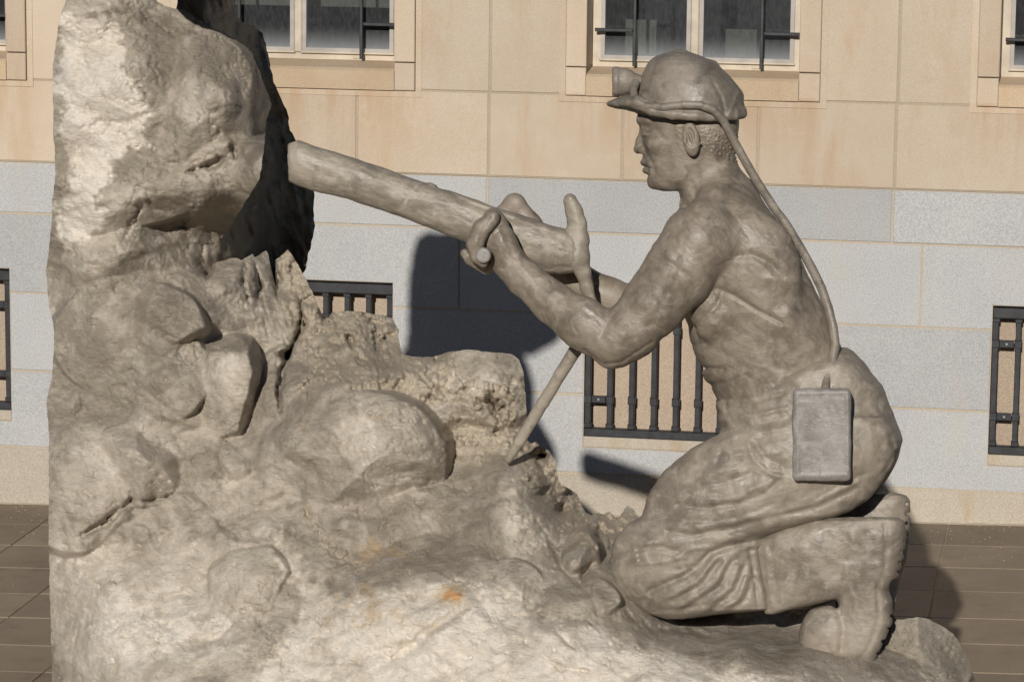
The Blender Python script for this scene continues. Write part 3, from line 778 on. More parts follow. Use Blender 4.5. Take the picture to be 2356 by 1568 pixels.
    d1, d2, hh = worley(U + wn * 16, V, 19, 5); e1, e2, h2 = worley(U, V + wn * 10, 9, 6)
    top = poly_soft(U, V, [(1040,800),(1200,800),(1215,1000),(1190,1000),(1175,880),(1060,862)], 14, wn * 14); crumb = crumb * (1 - .85 * top)
    h = h - crumb * ((hh * 26 - 5) * sstep(d2 - d1, .0, .3) + (h2 * 10) * sstep(e2 - e1, 0, .35) - 12) + crumb * 26 * sstep(fbm(U, V, 34, 340, 3), .28, .42)
    # chisel like grain everywhere, stronger on the broken faces
    amp = .7 + .9 * blob(U, V, 620, 740, 110, 160) + .8 * blob(U, V, 420, 560, 90, 80) + .5 * blob(U, V, 560, 300, 80, 150)
    h = h + amp * (fbm(U, V, 46, 210, 4, .5) * 3.6 + trinoise(U + wx * .4, V, 24, 180, .8) * 5 + fbm(U, V, 26, 230, 3, .6, ang=1.1, sx=3.2, sy=.6) * 3.2 + fbm(U, V, 30, 250, 3, .6, ang=1.35, sx=5, sy=.5) * 9 * blob(U, V, 610, 720, 80, 150))
    th = fbm(U, V, 160, 280, 2) * 2.2
    cu_, sv_ = U * np.cos(th) + V * np.sin(th), -U * np.sin(th) + V * np.cos(th)
    h = h + fbm(cu_, sv_, 22, 285, 3, .6, sx=2.8, sy=.7) * 3.6 * amp
    rid = np.abs(fbm(U, V, 80, 270, 5, .55)); h = h + 9 * np.exp(-(rid / .03) ** 2) * sstep(fbm(U, V, 120, 275, 2), -.15, .2)
    pit = fbm(U, V, 16, 290, 2); h = h + 6 * sstep(pit, .38, .52)
    # weather staining, plus facet shade painted in: lit left face paler, right facets darker
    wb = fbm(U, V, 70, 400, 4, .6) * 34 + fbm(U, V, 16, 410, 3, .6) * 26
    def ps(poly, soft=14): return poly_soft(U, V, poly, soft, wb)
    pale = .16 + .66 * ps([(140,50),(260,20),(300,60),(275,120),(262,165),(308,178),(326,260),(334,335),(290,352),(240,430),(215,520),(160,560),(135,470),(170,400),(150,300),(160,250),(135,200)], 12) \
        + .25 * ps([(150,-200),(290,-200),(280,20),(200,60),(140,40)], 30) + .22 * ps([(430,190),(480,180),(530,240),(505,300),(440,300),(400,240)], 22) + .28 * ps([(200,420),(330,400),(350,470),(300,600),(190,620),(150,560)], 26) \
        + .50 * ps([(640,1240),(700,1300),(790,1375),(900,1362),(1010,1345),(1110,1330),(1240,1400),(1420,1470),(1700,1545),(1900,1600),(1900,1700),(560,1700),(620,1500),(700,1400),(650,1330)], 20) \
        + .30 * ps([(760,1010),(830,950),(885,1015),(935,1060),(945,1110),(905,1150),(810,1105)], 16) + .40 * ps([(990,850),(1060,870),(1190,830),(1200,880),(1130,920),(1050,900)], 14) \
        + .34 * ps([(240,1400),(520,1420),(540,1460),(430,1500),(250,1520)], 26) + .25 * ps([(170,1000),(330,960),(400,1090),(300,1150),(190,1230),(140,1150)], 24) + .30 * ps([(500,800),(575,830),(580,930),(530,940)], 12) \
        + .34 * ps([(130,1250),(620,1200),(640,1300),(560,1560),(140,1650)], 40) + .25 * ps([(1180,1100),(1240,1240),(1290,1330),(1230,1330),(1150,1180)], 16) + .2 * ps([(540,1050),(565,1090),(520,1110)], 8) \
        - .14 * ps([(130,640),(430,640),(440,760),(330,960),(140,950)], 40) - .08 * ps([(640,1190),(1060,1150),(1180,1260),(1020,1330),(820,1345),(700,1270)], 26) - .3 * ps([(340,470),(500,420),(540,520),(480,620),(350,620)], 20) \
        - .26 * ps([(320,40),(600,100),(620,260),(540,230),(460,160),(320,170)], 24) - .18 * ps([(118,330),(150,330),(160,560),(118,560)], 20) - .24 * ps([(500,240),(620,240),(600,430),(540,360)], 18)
    och = .0 + .40 * blob(U, V, 840, 1330, 260, 120) + 1.0 * blob(U, V, 1040, 1368, 36, 24) + .3 * blob(U, V, 700, 1010, 70, 160) + .42 * blob(U, V, 870, 960, 130, 110) + .25 * blob(U, V, 1040, 1470, 200, 70) + .3 * blob(U, V, 440, 1440, 80, 30) + .3 * blob(U, V, 800, 1420, 200, 60) \
        + .3 * blob(U, V, 900, 1250, 200, 60)
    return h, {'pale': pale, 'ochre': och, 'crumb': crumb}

OUT = [(152,-280),(168,-325),(200,-350),(330,-345),(430,-350),(520,-330),(560,-200),(545,-90),(500,-40),(440,-12),(400,-6),(356,0),(380,14),(430,26),(472,56),(528,83),(577,116),(595,158),(609,197),(625,240),(613,278),(607,352),
 (595,416),(542,500),(528,521),(493,571),(486,592),(484,627),(490,612),(500,602),(528,594),(549,594),(555,599),(581,583),(586,592),(613,576),(618,587),(629,640),(636,664),(634,640),(633,598),(662,574),(687,610),(704,641),(722,680),
 (733,706),(742,726),(756,730),(764,718),(790,716),(821,716),(850,720),(880,724),(904,733),(918,759),(916,775),(920,790),(926,813),(951,820),(994,821),(1036,808),(1078,804),(1130,810),(1177,814),(1195,828),(1205,860),(1212,944),(1213,1012),(1222,1020),
 (1233,1015),(1247,1027),(1264,1037),(1279,1062),(1285,1108),(1300,1118),(1328,1136),(1335,1157),(1347,1176),(1360,1185),(1374,1178),(1388,1182),(1402,1175),(1419,1195),(1432,1178),(1444,1160),(1458,1171),(1500,1235),(1600,1300),(1750,1345),(1950,1366),(2040,1396),(2062,1424),(2079,1424),
 (2111,1418),(2139,1424),(2165,1438),(2192,1456),(2208,1478),(2220,1502),(2238,1544),(2250,1590),(2260,1700),(125,1700),(121,1568),(116,1404),(112,1227),(113,1074),(113,997),(107,926),(120,860),(125,786),(123,750),(112,698),
 (105,620),(112,580),(118,521),(121,458),(128,400),(126,345),(123,317),(122,240),(121,158),(135,53),(151,0),(148,-60),(147,-200)]
ROUGHED = []
for i, p in enumerate(OUT): ROUGHED.append(p)
OUTR = rough_outline(OUT, 1.2, 9, 4)
LAB = [
 [(640,1000),(680,900),(760,850),(860,835),(960,860),(1030,940),(1050,1040),(1020,1140),(960,1200),(860,1215),(760,1200),(680,1130)],        # round boulder
 [(630,560),(720,560),(760,690),(950,700),(1240,780),(1240,1000),(1500,1100),(1480,1220),(1405,1250),(1300,1240),(1215,1120),(1190,1050),(1060,1080),(1030,940),(960,860),(860,835),(760,850),(690,840),(700,760),(690,700)],   # rubble
 [(2060,1300),(2300,1300),(2300,1720),(2000,1720),(2020,1540),(2062,1440)],
 [(0,-500),(800,-500),(630,560),(690,700),(700,760),(690,840),(680,900),(640,1000),(600,1130),(420,1180),(160,1250),(0,1260)],
]
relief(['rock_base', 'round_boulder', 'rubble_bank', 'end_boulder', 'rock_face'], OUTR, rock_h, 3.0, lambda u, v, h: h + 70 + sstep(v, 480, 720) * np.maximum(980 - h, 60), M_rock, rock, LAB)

# the foot of the sculpture down to the paving
def foot_h(U, V):
    h0, a = rock_h(U, np.minimum(V, 1672) - 0.)
    t = sstep(V, 1690, 1900)
    h = h0 * (1 - t) + t * (h0 * .35 - 290 + (np.abs(U - 1150) / 1100.) ** 3 * 260) + trinoise(U, V, 130, 800, .3) * 60 * t + trinoise(U, V, 50, 810, .9) * 20 * t + fbm(U, V, 40, 820, 4) * 9
    return h, a
relief(['foot'], rough_outline([(125,1688),(2259,1688),(2275,1900),(2290,2620),(70,2620),(100,1900)], 1.5, 12, 31), foot_h, 8.0, 980, M_rock, rock)

# the dark slab standing behind the rock face
def slab_h(U, V):
    h = 955 - 425 * (1 - sstep(U, 470, 640)) + fbm(U, V, 150, 700, 4) * 90 + fbm(U, V, 30, 720, 4, .6, ang=1.3, sx=2.5, sy=.6) * 26
    edge = np.zeros(U.shape)
    return h, {'pale': edge - .05, 'ochre': edge, 'crumb': edge}
SLAB = [(420,-200),(500,-120),(560,-40),(545,0),(536,14),(540,28),(560,52),(590,62),(604,76),(612,100),(620,140),(625,165),(628,182),(637,205),(650,235),(662,262),(667,300),(680,322),(684,345),(690,370),(712,420),(722,438),(724,450),(721,480),(725,520),(716,565),(708,590),(702,622),(690,640),(640,720),(440,700),(400,300),(400,100)]
relief(['rear_slab'], rough_outline(SLAB, 2.0, 8, 12), slab_h, 4.0, lambda u, v, h: h + 130, M_rock, rock)
# unseen, shaped to cast the wall shadow: overhanging capstone above the picture
def cap_h(U, V):
    h = 60 + fbm(U, V, 170, 740, 4) * 90 + ((U - 400) / 300.) ** 2 * 60
    e = np.zeros(U.shape); return h, {'pale': e + .1, 'ochre': e, 'crumb': e}
CAP = [(330,-60),(320,-200),(330,-340),(400,-400),(520,-410),(600,-330),(625,-200),(612,-110),(584,-62),(532,-16),(486,0),(450,-8),(400,-24)]
relief(['shadow_capstone'], rough_outline(CAP, 1.5, 10, 21), cap_h, 6.0, lambda u, v, h: h + 260, M_rock, rock)

# ------------------------------------------------------------------ implicit modelling for the figure
class Field:
    def __init__(s, lo, hi, st):
        s.lo = np.array(lo, float); s.st = st
        s.ax = [np.arange(lo[i], hi[i] + st, st, dtype=np.float32) for i in range(3)]
        s.f = np.full([len(a) for a in s.ax], 60., dtype=np.float32)
    def region(s, lo, hi, pad):
        sl = []; g_ = []
        for i in range(3):
            a = s.ax[i]; i0 = max(0, int((lo[i] - pad - a[0]) / s.st)); i1 = min(len(a), int((hi[i] + pad - a[0]) / s.st) + 2)
            if i1 <= i0: return None, None
            sl.append(slice(i0, i1)); shp = [1, 1, 1]; shp[i] = -1; g_.append(a[i0:i1].reshape(shp))
        return tuple(sl), g_
    def add(s, fn, lo, hi, k=8, mode='u'):
        sl, g_ = s.region(lo, hi, k + 8)
        if sl is None: return
        d = fn(*g_).astype(np.float32); cur = s.f[sl]
        if mode == 'u': s.f[sl] = smin(cur, d, k)
        elif mode == 's': s.f[sl] = smax(cur, -d, k)
        elif mode == 'i': s.f[sl] = smax(cur, d, k)
    def cap(s, a, b, ra, rb, k=10, mode='u', sw=1.):
        a = np.array(a, float); b = np.array(b, float); m = max(ra, rb); ab = b - a; L = (ab ** 2).sum() + 1e-9
        def fn(u, v, w):
            t = np.clip(((u - a[0]) * ab[0] + (v - a[1]) * ab[1] + (w - a[2]) * ab[2]) / L, 0, 1)
            return np.sqrt((u - a[0] - t * ab[0]) ** 2 + (v - a[1] - t * ab[1]) ** 2 + ((w - a[2] - t * ab[2]) / sw) ** 2) - (ra + (rb - ra) * t)
        ex = np.array([m, m, m * max(1, sw)])
        s.add(fn, np.minimum(a, b) - ex, np.maximum(a, b) + ex, k, mode)
    def chain(s, pts, k=10, mode='u', sw=1.):
        for p, q in zip(pts[:-1], pts[1:]): s.cap(p[:3], q[:3], p[3], q[3], k, mode, sw)
    def ell(s, c, r, k=8, mode='u', ang=0., angw=0.):
        c = np.array(c, float); mr = min(r); R_ = max(r); ca, sa = math.cos(ang), math.sin(ang)
        def fn(u, v, w):
            x, y, z = u - c[0], v - c[1], w - c[2]
            x, y = x * ca + y * sa, -x * sa + y * ca
            q = np.sqrt((x / r[0]) ** 2 + (y / r[1]) ** 2 + (z / r[2]) ** 2)
            q2 = np.sqrt((x / r[0] ** 2) ** 2 + (y / r[1] ** 2) ** 2 + (z / r[2] ** 2) ** 2) + 1e-6
            return q * (q - 1) / q2
        s.add(fn, c - R_, c + R_, k, mode)
    def sections(s, rows, k=8, cw=0., e=2.3, mode='u', axis=1, er=1.):
        """rows: (pos, lo, hi, halfwidth[, cw]) along v (axis 1) or along u (axis 0)"""
        rw = np.array([list(r) + ([cw] if len(r) == 4 else []) for r in rows], float); p = rw[:, 0]
        def fn(u, v, w):
            t = v if axis == 1 else u; o = u if axis == 1 else v
            lo = np.interp(t, p, rw[:, 1]); hi = np.interp(t, p, rw[:, 2]); hw = np.interp(t, p, rw[:, 3]); c = np.interp(t, p, rw[:, 4])
            a = np.maximum((hi - lo) / 2, 1); m_ = (hi + lo) / 2; hw = np.maximum(hw, 1)
            X = np.abs((o - m_) / a); Z = np.abs((w - c) / hw)
            q = (X ** e + Z ** e) ** (1 / e)
            d = (q - 1) * np.minimum(a, hw)
            g_ = np.sqrt((X ** (e - 1) / a) ** 2 + (Z ** (e - 1) / hw) ** 2) / np.maximum(q, 1e-4) ** (e - 1)
            d = np.where(q > .3, (q - 1) / np.maximum(g_, 1e-5), d)
            d = np.clip(d, -80, 80)
            return smax(np.broadcast_to(d, np.broadcast(u, v, w).shape), np.maximum(p[0] - t, t - p[-1]) + 0 * w, 6 * er)
        W0 = (rw[:, 4] - rw[:, 3]).min(); W1 = (rw[:, 4] + rw[:, 3]).max()
        if axis == 1: lo_, hi_ = (rw[:, 1].min(), p[0], W0), (rw[:, 2].max(), p[-1], W1)
        else: lo_, hi_ = (p[0], rw[:, 1].min(), W0), (p[-1], rw[:, 2].max(), W1)
        s.add(fn, np.array(lo_), np.array(hi_), k, mode)
    def rbox(s, lo, hi, r, k=4, mode='u'):
        lo = np.array(lo, float); hi = np.array(hi, float); c = (lo + hi) / 2; h_ = (hi - lo) / 2 - r
        def fn(u, v, w):
            x, y, z = np.abs(u - c[0]) - h_[0], np.abs(v - c[1]) - h_[1], np.abs(w - c[2]) - h_[2]
            return np.sqrt(np.maximum(x, 0) ** 2 + np.maximum(y, 0) ** 2 + np.maximum(z, 0) ** 2) + np.minimum(np.maximum(np.maximum(x, y), z), 0) - r
        s.add(fn, lo, hi, k, mode)
    def disp(s, fn2, wlo=None, whi=None):
        """2-D relief (positive = outwards) pressed into the near side"""
        U, V = np.meshgrid(s.ax[0], s.ax[1], indexing='ij'); d = fn2(U, V).astype(np.float32)
        if wlo is None: s.f -= d[:, :, None]
        else:
            wgt = 1 - sstep(s.ax[2], wlo, whi); s.f -= d[:, :, None] * wgt[None, None, :].astype(np.float32)
    def mesh(s):
        f = s.f; ins = f < 0
        nx, ny, nz = f.shape
        c = ins[:-1, :-1, :-1].astype(np.int8)
        cnt = np.zeros((nx - 1, ny - 1, nz - 1), np.int8)
        for a in (0, 1):
            for b in (0, 1):
                for d in (0, 1):
                    cnt += ins[a:nx - 1 + a, b:ny - 1 + b, d:nz - 1 + d]
        act = (cnt > 0) & (cnt < 8); I = np.argwhere(act)
        corners = [(a, b, d) for a in (0, 1) for b in (0, 1) for d in (0, 1)]
        val = np.stack([f[I[:, 0] + a, I[:, 1] + b, I[:, 2] + d] for a, b, d in corners], 1)
        acc = np.zeros((len(I), 3)); num = np.zeros(len(I))
        ca = np.array(corners, float)
        for i in range(8):
            for j in range(i + 1, 8):
                if np.abs(ca[i] - ca[j]).sum() != 1: continue
                va, vb = val[:, i], val[:, j]; m = (va < 0) != (vb < 0)
                t = np.where(m, va / np.where(m, va - vb, 1), 0)
                acc += np.where(m[:, None], ca[i] + t[:, None] * (ca[j] - ca[i]), 0); num += m
        P = (I + acc / num[:, None]) * s.st + np.array([a[0] for a in s.ax])
        idm = np.full(act.shape, -1, np.int32); idm[act] = np.arange(len(I))
        quads = []
        for ax in range(3):
            o1, o2 = [(1, 2), (2, 0), (0, 1)][ax]
            sl0 = [slice(None)] * 3; sl1 = [slice(None)] * 3
            sl0[ax] = slice(0, -1); sl1[ax] = slice(1, None)
            ch = ins[tuple(sl0)] != ins[tuple(sl1)]; E_ = np.argwhere(ch)
            ok = (E_[:, o1] > 0) & (E_[:, o2] > 0) & (E_[:, o1] < f.shape[o1] - 1) & (E_[:, o2] < f.shape[o2] - 1); E_ = E_[ok]
            sgn = ins[E_[:, 0], E_[:, 1], E_[:, 2]]
            def cid(d1, d2):
                q = E_.copy(); q[:, o1] += d1; q[:, o2] += d2; return idm[q[:, 0], q[:, 1], q[:, 2]]
            Q = np.stack([cid(-1, -1), cid(0, -1), cid(0, 0), cid(-1, 0)], 1)
            Q[~sgn] = Q[~sgn][:, ::-1]; quads.append(Q)
        Q = np.concatenate(quads); Q = Q[(Q >= 0).all(1)]
        return P, Q[:, ::-1]      # (u,v,w) is left-handed in the world, so flip
def fobj(name, fields, mat, parent):
    Vs, Qs = [], []; n = 0
    for f in (fields if isinstance(fields, list) else [fields]):
        P, Q = f.mesh(); Vs.append(P); Qs.append(Q + n); n += len(P)
    P = np.concatenate(Vs); Q = np.concatenate(Qs)
    return mesh_np(name, uvw(P), Q, mat, parent)

miner = empty('miner_statue', 'cast statue of a shirtless kneeling miner in helmet and boots, both hands gripping a drill', 'statue')

# -- body
def body_prims(f):
    # skull and jaw
    f.sections([(225,1500,1690,60),(245,1474,1699,84),(262,1467,1700,88),(280,1467,1701,90),(296,1473,1700,89),(311,1476,1697,87),(330,1479,1692,83),(345,1482,1686,79),
                (360,1484,1676,75),(375,1485,1664,71),(388,1487,1650,66),(402,1489,1634,61),(415,1491,1620,55),(426,1496,1606,48),(434,1506,1590,40),(440,1522,1572,30)], k=6, e=2.35)
    f.ell((1572, 392, -50), (34, 22, 18), 22, ang=-.45); f.ell((1572, 392, 50), (34, 22, 18), 22, ang=-.45)
    # face
    f.chain([(1480, 298, 0, 7), (1473, 325, 0, 9.5), (1468.5, 343, 0, 11)], 8)
    for s_ in (-1, 1):
        f.ell((1479, 346, 13 * s_), (12, 9, 9), 5)
        f.chain([(1473, 277, 8 * s_, 7), (1476, 273, 32 * s_, 8), (1492, 276, 58 * s_, 7)], 10)
        f.ell((1470, 302, 36 * s_), (14, 10, 20), 9, 's')
        f.ell((1487, 302, 36 * s_), (10, 8.5, 15), 2.5)
        f.chain([(1481, 297, 20 * s_, 2.6), (1478, 293.5, 36 * s_, 3.0), (1488, 298, 54 * s_, 2.6)], 2.5); f.chain([(1482, 309, 24 * s_, 2.2), (1480, 310, 38 * s_, 2.6), (1491, 308, 54 * s_, 2.2)], 3)
        f.ell((1518, 328, 56 * s_), (30, 16, 20), 24, ang=-.2)
        f.chain([(1487, 352, 20 * s_, 4), (1497, 375, 36 * s_, 3.5), (1499, 405, 40 * s_, 3)], 8)
        # ear
        f.ell((1590, 320, 98 * s_), (20, 40, 15), 4, ang=-.12)
        f.ell((1588, 313, 114 * s_), (12, 28, 12), 2.5, 's', ang=-.12)
        f.ell((1589, 316, 104 * s_), (4, 18, 7), 2, ang=-.35)
        f.ell((1576, 326, 104 * s_), (5, 9, 9), 2)
    f.ell((1489, 374, 0), (16, 10, 32), 5); f.ell((1491, 392.5, 0), (13.5, 9, 28), 3)
    f.ell((1492, 362, 0), (13, 11, 24), 6)
    f.ell((1505, 421, 0), (15, 14, 22), 9); f.ell((1494, 384, 0), (13, 8, 28), 5); f.ell((1508, 372, 0), (22, 28, 46), 14)
    # neck, trapezius
    f.chain([(1628, 350, 0, 62), (1625, 410, 0, 63), (1640, 480, 0, 76)], 16)
    f.chain([(1655, 400, 0, 42), (1690, 450, 0, 52)], 22)
    for s_ in (-1, 1):
        f.chain([(1618, 365, 46 * s_, 16), (1594, 420, 46 * s_, 15), (1580, 480, 30 * s_, 14)], 12)
        f.chain([(1665, 420, 25 * s_, 34), (1645, 475, 90 * s_, 44), (1620, 520, 140 * s_, 46)], 26)
def body_torso(f):
    f.sections([(420,1640,1722,50),(440,1612,1742,92),(470,1585,1762,136),(505,1566,1788,160),(545,1556,1816,168),(600,1558,1846,172),(660,1562,1874,166),(720,1572,1902,156),
                (752,1583,1917,148),(790,1589,1932,140),(815,1598,1943,136),(834,1609,1948,133),(847,1617,1950,131),(858,1614,1952,131),(875,1622,1954,132),(890,1636,1957,133),(920,1650,1960,135),(1000,1680,1960,135)], k=14, e=2.25)
    for s_, dx in ((-1, 0), (1, 14)):
        # shoulder blade, deltoid, lat
        f.ell((1745, 600, 118 * s_), (95, 120, 55), 26, ang=-.5)
        f.ell((1612, 552, 152 * s_), (82, 88, 62), 26, ang=.3)
        f.chain([(1700, 640, 132 * s_, 42), (1790, 730, 118 * s_, 40), (1850, 800, 100 * s_, 30)], 14)
        f.chain([(1755, 520, 70 * s_, 28), (1812, 620, 66 * s_, 30), (1872, 760, 54 * s_, 28)], 20)
        f.ell((1640, 720, 110 * s_), (52, 60, 45), 20)
    # near arm
    f.chain([(1600, 562, -152, 80), (1562, 625, -160, 80), (1505, 700, -166, 71), (1450, 760, -168, 64), (1416, 783, -166, 62)], 16)
    f.ell((1560, 610, -185), (62, 48, 42), 14, ang=-.9)
    f.ell((1490, 665, -178), (66, 38, 44), 14, ang=-.9)
    f.chain([(1412, 782, -166, 62), (1345, 750, -160, 56), (1270, 694, -140, 47), (1205, 638, -120, 41), (1172, 606, -110, 38)], 12)
    f.ell((1350, 722, -172), (60, 36, 38), 14, ang=.6)
    f.ell((1404, 818, -166), (24, 26, 30), 12)
    # far arm
    f.chain([(1610, 560, 152, 78), (1530, 660, 158, 64), (1455, 715, 158, 50), (1400, 690, 150, 50), (1330, 655, 140, 46), (1262, 598, 125, 38)], 14)
    f.chain([(1262, 598, 125, 38), (1215, 520, 118, 32), (1184, 470, 112, 24)], 10)
    f.chain([(1184, 470, 112, 24), (1150, 505, 110, 24), (1140, 545, 100, 18)], 10)
    # near hand: back of hand, four fingers round the grip, thumb beneath
    f.chain([(1172, 604, -110, 38), (1152, 556, -112, 35), (1138, 512, -112, 27), (1134, 500, -112, 21)], 12, sw=1.15)
    f.ell((1120, 538, -112), (26, 40, 38), 10, ang=.55)
    for i, (w_, r_, e_) in enumerate(((-160, 11, 0), (-130, 12.5, 3), (-98, 13, 4), (-68, 12, 2))):
        f.chain([(1134, 501 + i * .8, w_ * .95, r_ + 7), (1108, 529 - e_, w_, r_ + 8), (1094, 562, w_, r_ + 8), (1098, 590, w_, r_ + 4), (1112, 604, w_, r_)], 3.5)
    f.chain([(1150, 600, -80, 16), (1120, 618, -62, 13), (1080, 597, -50, 11), (1069, 582, -52, 10)], 6)
    # far hand
    for w_ in (78, 100, 122, 144):
        f.chain([(1150, 500, w_, 15), (1115, 528, w_, 14), (1098, 566, w_, 13), (1108, 600, w_, 12)], 3)
def body_relief(U, V):
    d = 0 * U
    def g_(pts, a, s_):
        nonlocal d; d = d + a * np.exp(-(pl_dist(U, V, pts) / s_) ** 2)
    g_([(1652,664),(1690,680),(1740,712),(1797,742)], -7, 6)        # edge of the lat
    g_([(1600,752),(1650,700),(1668,660)], -5, 8)
    g_([(1790,640),(1820,700),(1835,760)], 4, 18); g_([(1830,560),(1850,640),(1880,720)], -5, 10)
    g_([(1690,590),(1730,585),(1775,610),(1800,640)], -5, 9); g_([(1760,640),(1830,645)], 4, 10)
    g_([(1560,590),(1540,660),(1500,740)], -3, 10); g_([(1520,590),(1590,640),(1600,660)], -3.2, 7)
    g_([(1613,847),(1640,846),(1668,852)], -5, 5); g_([(1590,792),(1625,790)], -3, 5); g_([(1630,886),(1665,880),(1720,862)], -4, 6)
    g_([(1620,780),(1700,800),(1760,850)], 3, 22); g_([(1640,730),(1720,770)], -2.2, 9); g_([(1650,770),(1730,815)], -2.2, 9); g_([(1660,810),(1740,855)], -2, 9)
    g_([(1345,806),(1390,838),(1430,832),(1500,786)], -3, 4)
    g_([(1240,650),(1330,720),(1390,760)], -2.5, 9); g_([(1420,712),(1400,740),(1385,770)], -4, 8)
    g_([(1126,500),(1108,535),(1102,565)], -2, 5); g_([(1150,500),(1170,560),(1180,590)], -2, 7)
    g_([(1578,400),(1566,440),(1560,480)], 2.5, 5); g_([(1592,420),(1600,455)], -3, 6); g_([(1560,430),(1575,470),(1600,490)], -4, 7)
    g_([(1488,352),(1500,372),(1507,392),(1506,412)], -2.0, 3.2); g_([(1500,356),(1512,376),(1518,398)], 1.2, 7); g_([(1470,384),(1486,384),(1500,388)], -3.5, 2.2); g_([(1478,402),(1492,404),(1500,404)], -2.2, 3.5); g_([(1520,300),(1540,330),(1545,370)], -1.5, 10)
    hair = sstep(U, 1548, 1562) * sstep(V, 276, 286) * (1 - sstep(V + .45 * (1690 - U), 385, 400)) * (U < 1705)
    ear = ((U - 1590) / 23) ** 2 + ((V - 320) / 43) ** 2
    hair = hair * (ear > 1) * sstep(V - (284 + .36 * np.maximum(U - 1604, 0) * .6), 0, 6) * (1 - sstep(V - (330 + .45 * (U - 1604)), 0, 10))
    d1, d2, hh = worley(U, V, 8, 77)
    d = d + hair * (3.6 * sstep(d2 - d1, .0, .5) * (.4 + hh))
    skin = 1 - sstep(V, 440, 470); 
    d = d + (1 - skin) * (fbm(U, V, 38, 500, 4, .5) * 2.2 + fbm(U, V, 18, 510, 3, .6, ang=.9, sx=2.6, sy=.6) * 1.1) + skin * fbm(U, V, 20, 520, 3) * .7
    return d
fb = Field((1040, 222, -262), (1975, 980, 262), 2.5); body_prims(fb); body_torso(fb); fb.disp(body_relief, 20, 60)
fobj('body', fb, M_skin, miner); del fb

# -- helmet
f = Field((1375, 105, -150), (1730, 300, 150), 2.4)
f.sections([(119,1540,1580,18),(122,1528,1592,32),(130,1507,1615,58),(140,1494,1636,74),(150,1487,1648,86),(173,1477,1676,100),(194,1470,1694,110),(215,1465,1705,116),(240,1462,1713,120),(262,1466,1716,121),(270,1480,1715,120)], k=5, e=2.1)
us_ = [1393,1400,1415,1440,1466,1500,1548,1600,1660,1690,1708,1717]
vc = [239.5,239,238,236,237,251,262,266,267,265,262,261]; ht = [3,7,12,18,23,15,10,9,9,9,8,5]
rows = [(u, c - t, c + t, 132 * math.sqrt(max(.02, 1 - abs((u - 1556) / 164.) ** (2 if u > 1556 else 3.2)))) for u, c, t in zip(us_, vc, ht)]
f.sections(rows, k=9, axis=0, e=2.6)
for s_ in (-1, 1):
    f.chain([(u, c + t * .2, s_ * 127 * math.sqrt(max(.01, 1 - ((u - 1556) / 162.) ** 2)), min(11.5, t + 2)) for u, c, t in list(zip(us_, vc, ht))[4:-1]], 3)
    f.chain([(u, c - 8, s_ * 122 * math.sqrt(max(.01, 1 - ((u - 1556) / 162.) ** 2)), 10) for u, c, t in list(zip(us_, vc, ht))[4:-1]], 4)
f.add(lambda u, v, w: np.sqrt(((u - 1583) / 100.) ** 2 + (w / 96.) ** 2) * 96 - 96 + np.maximum(258 - v, 0), np.array((1470, 256, -100)), np.array((1700, 300, 100)), 3, 's')
f.chain([(1560, 124, 0, 10), (1640, 152, 0, 10), (1700, 220, 0, 9)], 12)
def hat_relief(U, V):
    d = 1.6 * fbm(U, V, 36, 530, 4) + .8 * fbm(U, V, 14, 540, 3)
    d = d - 3 * np.exp(-(pl_dist(U, V, [(1668,262),(1660,225),(1640,190)]) / 5) ** 2) + 3 * np.exp(-(pl_dist(U, V, [(1700,212),(1690,240),(1676,262)]) / 6) ** 2)
    return d
f.disp(hat_relief)
hel = fobj('helmet', f, M_hat, miner)
# lamp with bracket
f = Field((1395, 140, -60), (1500, 240, 60), 2.0)
f.sections([(1408,156,223,34),(1412,153,224,36),(1421,152.5,224,36),(1424,155,222,34),(1441,156,220,32),(1452,161,216,28),(1462,168,213,24),(1478,174,213,22),(1498,178,214,20)], k=3, axis=0, e=2.0)
f.sections([(1400,164,214,26),(1413,164,214,26)], k=2, axis=0, e=2.0, mode='s')
f.disp(lambda U, V: 1.2 * fbm(U, V, 22, 550, 3))
fobj('lamp', f, M_hat, hel)
# cable
f = Field((1440, 180, -190), (1960, 915, 40), 2.6)
f.chain([(1464,190,-40,9),(1457,205,-62,9.5),(1459,226,-84,9.5),(1470,240,-106,9.5),(1490,245,-120,9.5),(1525,247,-131,9.5),(1573,241,-135,9.5),(1612,242,-133,9.5),(1643,254,-126,10),(1665,278,-118,10),(1681,309,-108,10),(1701,347,-100,10),(1727,393,-92,10),(1752,434,-84,10.5),(1778,474,-76,10.5),
         (1812,521,-70,10.5),(1842,570,-66,10.5),(1868,617,-64,10.5),(1890,662,-66,10.5),(1905,706,-72,10.5),(1917,752,-84,10.5),(1922,795,-98,11),(1914,835,-116,11),(1902,870,-136,11),(1898,905,-160,11)], 1)
f.disp(lambda U, V: 1.0 * fbm(U, V, 26, 560, 3))
fobj('lamp_cable', f, M_hat, miner)
# battery
f = Field((1810, 880, -252), (1972, 1120, -120), 2.4)
f.rbox((1823, 892, -238), (1958, 1106, -150), 12)
f.disp(lambda U, V: 2.0 * fbm(U, V, 40, 570, 3) + 1.4 * fbm(U, V, 16, 575, 3, sx=.5, sy=2.0, ang=.01) + 2.2 * np.exp(-(pl_dist(U, V, [(1834,905),(1950,902),(1952,1092),(1836,1094),(1834,905)]) / 5) ** 2))
bat = fobj('battery_pack', f, M_box, miner)

